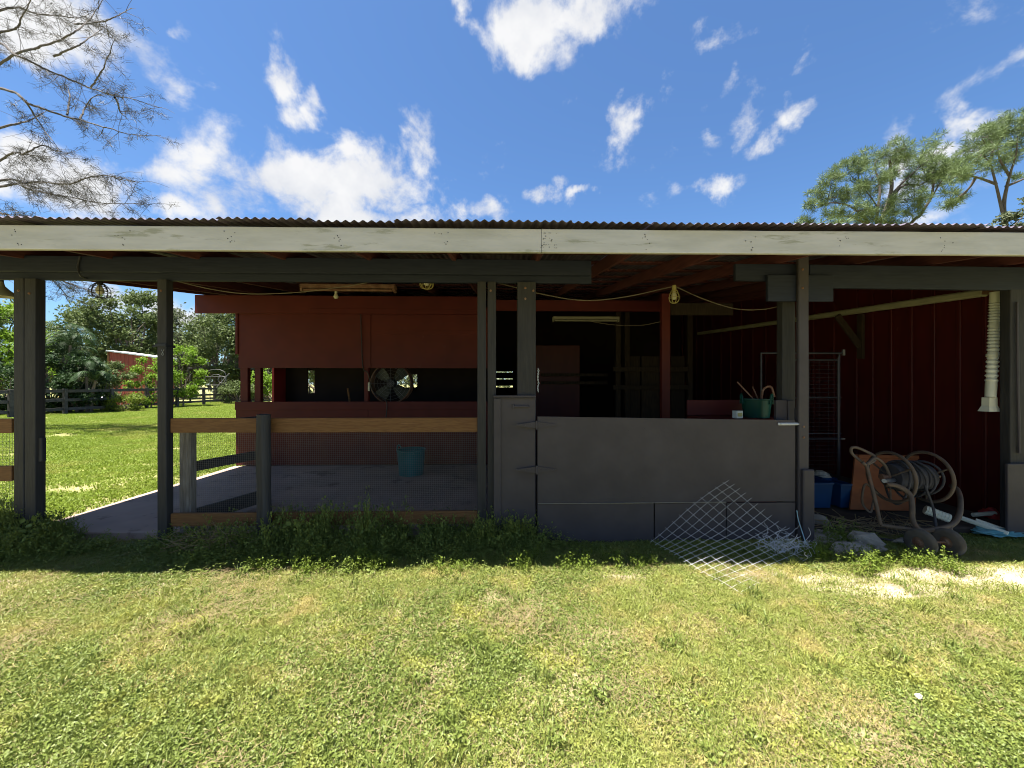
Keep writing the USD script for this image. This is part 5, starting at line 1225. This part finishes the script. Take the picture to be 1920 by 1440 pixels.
# red shed with a pale metal roof
sh = thing('red_shed', 'small red shed with a pale sloping metal roof beyond the fence', 'shed')
Ys = 28.0
a_, b_ = at(205, 745, Y=Ys), at(293, 745, Y=Ys)
zl_, zr_ = hgt(659, 205, Ys), hgt(668, 293, Ys)
n_ = 22
for k_ in range(n_):
    x0_, x1_ = a_[0] + (b_[0] - a_[0]) * k_ / n_, a_[0] + (b_[0] - a_[0]) * (k_ + 1) / n_
    zt_k = zl_ + (zr_ - zl_) * (k_ / n_) * 1.4
    MB().box(x0_ + .004, x1_ - .004, Ys + .02 * (k_ % 2), Ys + .05 + .02 * (k_ % 2), .0, zt_k, .004).build('wall_panel', 'shed_red', sh)
MB().box(a_[0] - .12, a_[0] - .01, Ys - .03, Ys + .09, 0, zl_ - .0, .005).build('corner_board', 'new_wood', sh)
MB().box(a_[0], a_[0] + .08, Ys + .1, Ys + 1.5, 0, zl_ - .1, .005).build('side_wall', 'shed_red', sh)
MB().box(b_[0] - .1, b_[0], Ys + .1, Ys + 1.5, 0, zr_ - .5, .005).build('side_wall', 'shed_red', sh)
MB().bar((a_[0] - .1, Ys + .75, zl_ + .05), (b_[0] + .1, Ys + .75, zl_ + (zr_ - zl_) * 1.4 + .05), 1.8, .09).build('roof', 'tin_roof', sh)
p_ = at(178, 735, Y=24.5); crumpled('tarp_heap', (p_[0], p_[1], .6), (.75, .5, .75), 'tin_roof', 'silver tarp heap behind the fence left of the shed', 'tarp', 44, 4, .3)
# garden arch of white tube with a wheel, and a dark lean-to behind
ar = thing('garden_arch', 'pale metal tube arch with a wheel behind the far fence', 'arch')
Ya = 31.5
for x0_, x1_, yt in ((385, 424, 694), (394, 416, 703)):
    A_, B_ = at(x0_, 735, Y=Ya), at(x1_, 735, Y=Ya); zt_ = hgt(yt, x0_, Ya)
    MB().tube(resample([(A_[0], Ya, 0), (A_[0], Ya, zt_ * .8), (A_[0] * .75 + B_[0] * .25, Ya, zt_), (A_[0] * .25 + B_[0] * .75, Ya, zt_), (B_[0], Ya, zt_ * .8), (B_[0], Ya, 0)], 40), .022, 6).build('hoop', 'white_metal', ar, smooth=True)
for yy in (706, 722):
    A_, B_ = at(386, yy, Y=Ya), at(423, yy, Y=Ya); MB().tube([A_, B_], .025, 6).build('crossbar', 'white_metal', ar)
c_ = at(416, 712, Y=Ya - .1); MB().tube([c_ + (.28 * math.cos(q_), 0, .28 * math.sin(q_)) for q_ in np.linspace(0, 6.283, 24)], .03, 6).build('wheel', 'white_metal', ar, smooth=True)
MB().tube([at(430, 700, Y=Ya), at(398, 736, Y=Ya)], .04, 6).build('brace', 'white_metal', ar)
lt = thing('dark_shelter', 'low dark open shelter behind the pale arch', 'shelter')
A_, B_ = at(352, 690, Y=35), at(455, 690, Y=35)
MB().box(A_[0], B_[0], 35, 38, A_[2] - .1, A_[2] + .05, .01).build('roof', 'fence_wood', lt)
MB().box(A_[0], B_[0], 38, 38.1, 0, A_[2] - .1, .01).build('back_wall', 'black_wood', lt)
for x_ in (A_[0] + .1, (A_[0] + B_[0]) / 2, B_[0] - .1): MB().box(x_ - .06, x_ + .06, 35.1, 35.2, 0, A_[2] - .1, .01).build('post', 'fence_wood', lt)

# distant woodland closing the view all round the yard
g_ = np.random.default_rng(90); pts_ = []
for a_ in np.linspace(-2.0, 1.35, 150):
    R_ = 62 + g_.normal(0, 5); hh = g_.uniform(5, 9); k_ = 150
    c_ = np.array([R_ * math.sin(a_), R_ * math.cos(a_), hh * .5]); d_ = g_.normal(size=(k_, 3)); d_ /= np.linalg.norm(d_, axis=1, keepdims=True)
    pts_.append(c_ + d_ * g_.uniform(.4, 1, (k_, 1)) * [2.6, 2.6, hh * .52])
tag(MB().add(*leaves(np.vstack(pts_), .75, 91, .2, .55)).build('far_wood', 'grey_leaf'), 'far-off belt of trees around the field', 'trees', kind='stuff')


# ------------------------------------------------------------------ casuarina at the upper left
cas = thing('casuarina_tree', 'wispy tree with fine drooping twigs reaching in from the left above the roof', 'tree')
YC = 13.0
root = np.array([at(-260, 720, Y=YC)[0], YC + .5, 0])
tk = MB().tube(resample([root + (0, 0, -.2), root + (.15, 0, 5), root + (-.1, 0, 10), root + (.1, .1, 15)], 24), np.linspace(.3, .1, 24), 10); tk.build('trunk', 'bark', cas, smooth=40)
limbs = [[(-260, 250), (0, 118), (70, 92), (140, 68), (180, 30), (200, -10)], [(-260, 140), (-20, 85), (40, 105), (100, 135), (170, 165), (215, 182), (265, 190), (308, 203)],
         [(-260, 60), (0, 162), (48, 188), (110, 212), (150, 222), (190, 238), (245, 254), (300, 256)], [(-260, 250), (0, 240), (60, 222), (90, 205)], [(-260, 380), (0, 335), (50, 352), (120, 368), (190, 380), (285, 388)],
         [(-260, 330), (-10, 350), (60, 338), (120, 342), (190, 325), (260, 345)], [(48, 188), (80, 235), (112, 285)], [(-260, 420), (0, 300), (40, 290), (80, 275), (120, 300)], [(170, 165), (200, 122), (222, 70)], [(140, 45), (200, 40), (247, 18)],
         [(100, 105), (150, 85), (200, 50)], [(-260, 60), (0, 20), (60, 25), (120, 30), (158, 27)], [(-260, 0), (0, 60), (40, 35), (60, -20)], [(150, 222), (165, 195), (190, 172)], [(-260, 320), (-10, 395), (30, 408), (70, 425)], [(-260, 470), (60, 500), (110, 520), (160, 540)], [(-260, 440), (50, 480), (90, 515), (130, 555)], [(125, 215), (128, 180), (124, 160)], [(215, 182), (225, 205), (240, 222)], [(-200, 410), (-60, 430), (20, 440), (60, 470)]]
wood, tw, nd, tips = MB(), MB(), [], []
g_ = np.random.default_rng(61)
for li, L_ in enumerate(limbs):
    dep = YC + g_.uniform(-1.0, 1.0)
    P3 = np.array([at(px, py, Y=(YC + .5 if px <= -260 else dep + .8 * math.sin(i * 1.7 + li))) for i, (px, py) in enumerate(L_)])
    if L_[0][0] == -260: P3[0] = root + [0, 0, max(1.5, P3[0][2] * .9 + .2)]
    n_ = 16 * len(L_); c_ = resample(P3, n_) + np.cumsum(g_.normal(0, .006, (n_, 3)), 0)
    r0 = .045 if L_[0][0] == -260 else .03
    wood.tube(c_, np.linspace(r0, .007, n_), 6, False)
    Ltot = np.linalg.norm(np.diff(P3, axis=0), axis=1).sum()
    dens = {5: 46, 4: 46, 7: 40, 0: 12, 1: 26, 2: 12, 11: 24, 12: 20, 14: 26, 15: 26, 16: 26, 19: 20}.get(li, 7)
    for _ in range(int(dens * 1.35)):
        i = int(g_.uniform(.22, 1) * (n_ - 1)); b_ = c_[i]; dirn = np.array([g_.normal(.3, .8), g_.normal(0, .6), g_.normal(0, .45)]); ln = g_.uniform(.3, 1.1)
        e_ = b_ + dirn / np.linalg.norm(dirn) * ln + [0, 0, -.12 * ln]; m_ = (b_ + e_) / 2 + g_.normal(0, .045, 3)
        q_ = resample([b_, m_, e_], 7); tw.tube(q_, np.linspace(.0075, .0035, 7), 4, False)
        if g_.uniform() < .35 and li not in (0, 2): continue
        for __ in range(9):
            u_ = g_.uniform(.3, 1.05); s_ = b_ + (e_ - b_) * u_; nd.append(s_)
nd = np.array(nd); kk = 5
base_ = np.repeat(nd, kk, 0) + g_.normal(0, .05, (len(nd) * kk, 3)); d_ = g_.normal(size=base_.shape) * [1, 1, .7] + [.25, 0, -.35]; d_ /= np.linalg.norm(d_, axis=1, keepdims=True)
l_ = g_.uniform(.08, .26, (len(base_), 1)); wv = np.cross(d_, g_.normal(size=base_.shape)); wv /= np.linalg.norm(wv, axis=1, keepdims=True); wv *= .005
vv = np.stack([base_ - wv, base_ + wv, base_ + d_ * l_ + wv * .4, base_ + d_ * l_ - wv * .4], 1).reshape(-1, 3); k4 = np.arange(len(base_))[:, None] * 4
wood.build('limbs', 'twig', cas, smooth=50); tag(tw.build('twigs', 'twig', cas), kind='stuff')
MB().add(vv, np.vstack([k4 + [0, 1, 2], k4 + [0, 2, 3]])).build('foliage', 'casuarina', cas)


# ------------------------------------------------------------------ pines on the right
def puffs(cent, rad, n_, seed, L, w):
    """Balls of needle tufts."""
    g__ = np.random.default_rng(seed); V_, k_ = [], 0
    c__ = np.repeat(cent, n_, 0); d__ = g__.normal(size=c__.shape) + [0, 0, .35]; d__ /= np.linalg.norm(d__, axis=1, keepdims=True)
    l__ = L * g__.uniform(.6, 1.25, (len(c__), 1)); s__ = np.cross(d__, g__.normal(size=c__.shape)); s__ /= np.linalg.norm(s__, axis=1, keepdims=True); s__ *= w
    o__ = c__ + d__ * .03
    v__ = np.stack([o__ - s__ * .4, o__ + s__ * .4, o__ + d__ * l__ * .7 + s__, o__ + d__ * l__, o__ + d__ * l__ * .7 - s__], 1).reshape(-1, 3); q__ = np.arange(len(c__))[:, None] * 5
    return v__, np.vstack([q__ + [0, 1, 2], q__ + [0, 2, 4], q__ + [4, 2, 3]])


def pine(label, Y_, trunk_px, limbs_, pads, seed, r0=.22):
    g__ = np.random.default_rng(seed); t__ = thing('pine_tree', label, 'tree')
    gp__ = at(trunk_px[0][0], 720, Y=Y_); w__ = MB()
    tp = [np.array([gp__[0], Y_, -.3])] + [at(px, py, Y=Y_) for px, py in trunk_px]
    c__ = resample(tp, 30); w__.tube(c__, np.linspace(r0, r0 * .35, 30), 9); w__.build('trunk', 'pine_bark', t__, smooth=50)
    lm = MB(); PT = []
    for L__ in limbs_:
        dy = g__.normal(0, .9); pts = [at(px, py, Y=Y_ + dy * i / (len(L__) - 1)) for i, (px, py) in enumerate(L__)]
        lm.tube(resample(pts, 14), np.linspace(r0 * .42, r0 * .1, 14), 6, False); PT += list(resample(pts, 14)[4:])
    PT = np.array(PT); cen = []
    for px, py, rx, ry, n__ in pads:
        dy = g__.normal(0, .8); hub = at(px, py, Y=Y_ + dy); s__ = np.linalg.norm(hub - [0, 0, CAM_Z]) / FPX / 1.15
        near = PT[np.argmin(((PT - hub) ** 2).sum(1))]
        lm.tube(resample([near, (near + hub) / 2 - [0, 0, .1], hub], 7), np.linspace(r0 * .16, r0 * .05, 7), 5, False)
        for _ in range(int(n__ * 1.35)):
            d__ = g__.normal(size=3); d__ /= np.linalg.norm(d__); c1 = hub + d__ * g__.uniform(.25, 1) ** .5 * np.array([rx * s__, rx * s__ * .9, ry * s__]) * .9
            cen.append(c1)
            if g__.uniform() < .35: lm.tube([hub + (c1 - hub) * .1, c1], [r0 * .06, r0 * .03], 4, False)
    lm.build('limbs', 'pine_bark', t__, smooth=50)
    MB().add(*puffs(np.array(cen), .2, 42, seed + 4, .36, .012)).build('crown', 'pine_needle', t__)


g__ = np.random.default_rng(70)
pads1 = [(1700, 278, 45, 14, 34), (1660, 292, 34, 16, 30), (1745, 292, 24, 12, 20), (1610, 300, 26, 14, 22), (1590, 322, 28, 14, 22), (1560, 338, 22, 10, 16), (1640, 330, 32, 16, 26), (1690, 318, 30, 14, 24), (1735, 325, 26, 14, 22), (1720, 345, 26, 14, 20), (1765, 310, 22, 16, 20), (1535, 362, 18, 8, 12), (1525, 385, 16, 10, 14), (1560, 372, 26, 12, 20), (1600, 362, 26, 12, 20), (1630, 358, 24, 12, 18), (1650, 385, 32, 14, 26), (1605, 395, 26, 12, 20), (1690, 385, 28, 14, 22), (1725, 370, 20, 10, 14), (1640, 408, 34, 12, 26), (1680, 412, 24, 10, 18), (1560, 400, 20, 8, 12), (1505, 418, 20, 6, 12), (1560, 420, 24, 6, 14), (1780, 340, 18, 12, 14), (1790, 300, 16, 12, 12), (1715, 398, 14, 8, 8)]
limbs1 = [[(1640, 440), (1645, 400), (1640, 380), (1610, 340)], [(1640, 430), (1600, 390), (1560, 380), (1530, 390)], [(1650, 420), (1672, 370), (1668, 320), (1690, 285)], [(1672, 365), (1700, 335), (1740, 300)], [(1660, 400), (1690, 350), (1730, 345), (1770, 310)], [(1645, 400), (1650, 350), (1640, 310), (1655, 290)], [(1640, 425), (1580, 405), (1520, 425)]]
pine('broad flat-topped pine rising behind the roof on the right', 26.0, [(1636, 520), (1640, 440), (1660, 395), (1672, 350), (1668, 300)], limbs1, pads1, 71)
pine('slim leaning pine between the two big pines', 26.8, [(1700, 460), (1728, 400), (1746, 370), (1752, 342), (1772, 318)], [[(1746, 372), (1765, 340), (1785, 325)], [(1750, 350), (1745, 330), (1735, 320)]], [(1770, 318, 20, 12, 14), (1795, 328, 18, 12, 12), (1755, 330, 14, 8, 8)], 75, .13)
pads2 = [(1900, 228, 26, 14, 24), (1868, 245, 26, 14, 24), (1840, 258, 24, 12, 20), (1885, 262, 28, 14, 22), (1925, 240, 26, 18, 22), (1830, 285, 22, 14, 18), (1862, 285, 22, 12, 16), (1905, 290, 20, 10, 12), (1815, 310, 20, 12, 16), (1835, 322, 22, 10, 14), (1800, 330, 16, 10, 10), (1780, 360, 10, 8, 6), (1775, 385, 12, 7, 8), (1805, 365, 12, 6, 7), (1790, 378, 12, 7, 7), (1920, 325, 14, 8, 8), (1880, 310, 14, 8, 8), (1930, 275, 26, 16, 16)]
limbs2 = [[(1880, 400), (1866, 340), (1855, 305), (1840, 290)], [(1868, 345), (1830, 332), (1805, 330)], [(1830, 332), (1815, 355), (1785, 378)], [(1882, 380), (1893, 330), (1905, 290), (1908, 255)], [(1893, 330), (1875, 300), (1870, 270)], [(1885, 350), (1920, 335), (1940, 320)], [(1855, 305), (1862, 275), (1850, 255)]]
pine('tall pine with forked limbs at the right edge', 25.0, [(1888, 520), (1885, 430), (1882, 385), (1890, 340)], limbs2, pads2, 72)
c__ = G(1905, 20)
t = broad_tree('broadleaf_tree', c__, hgt(352, 1905, 20), 1.7, 'green broadleaf tree below the tall pine at the right edge', 'grey_leaf', 73, 5200, .2, .14, .55, nclump=26)
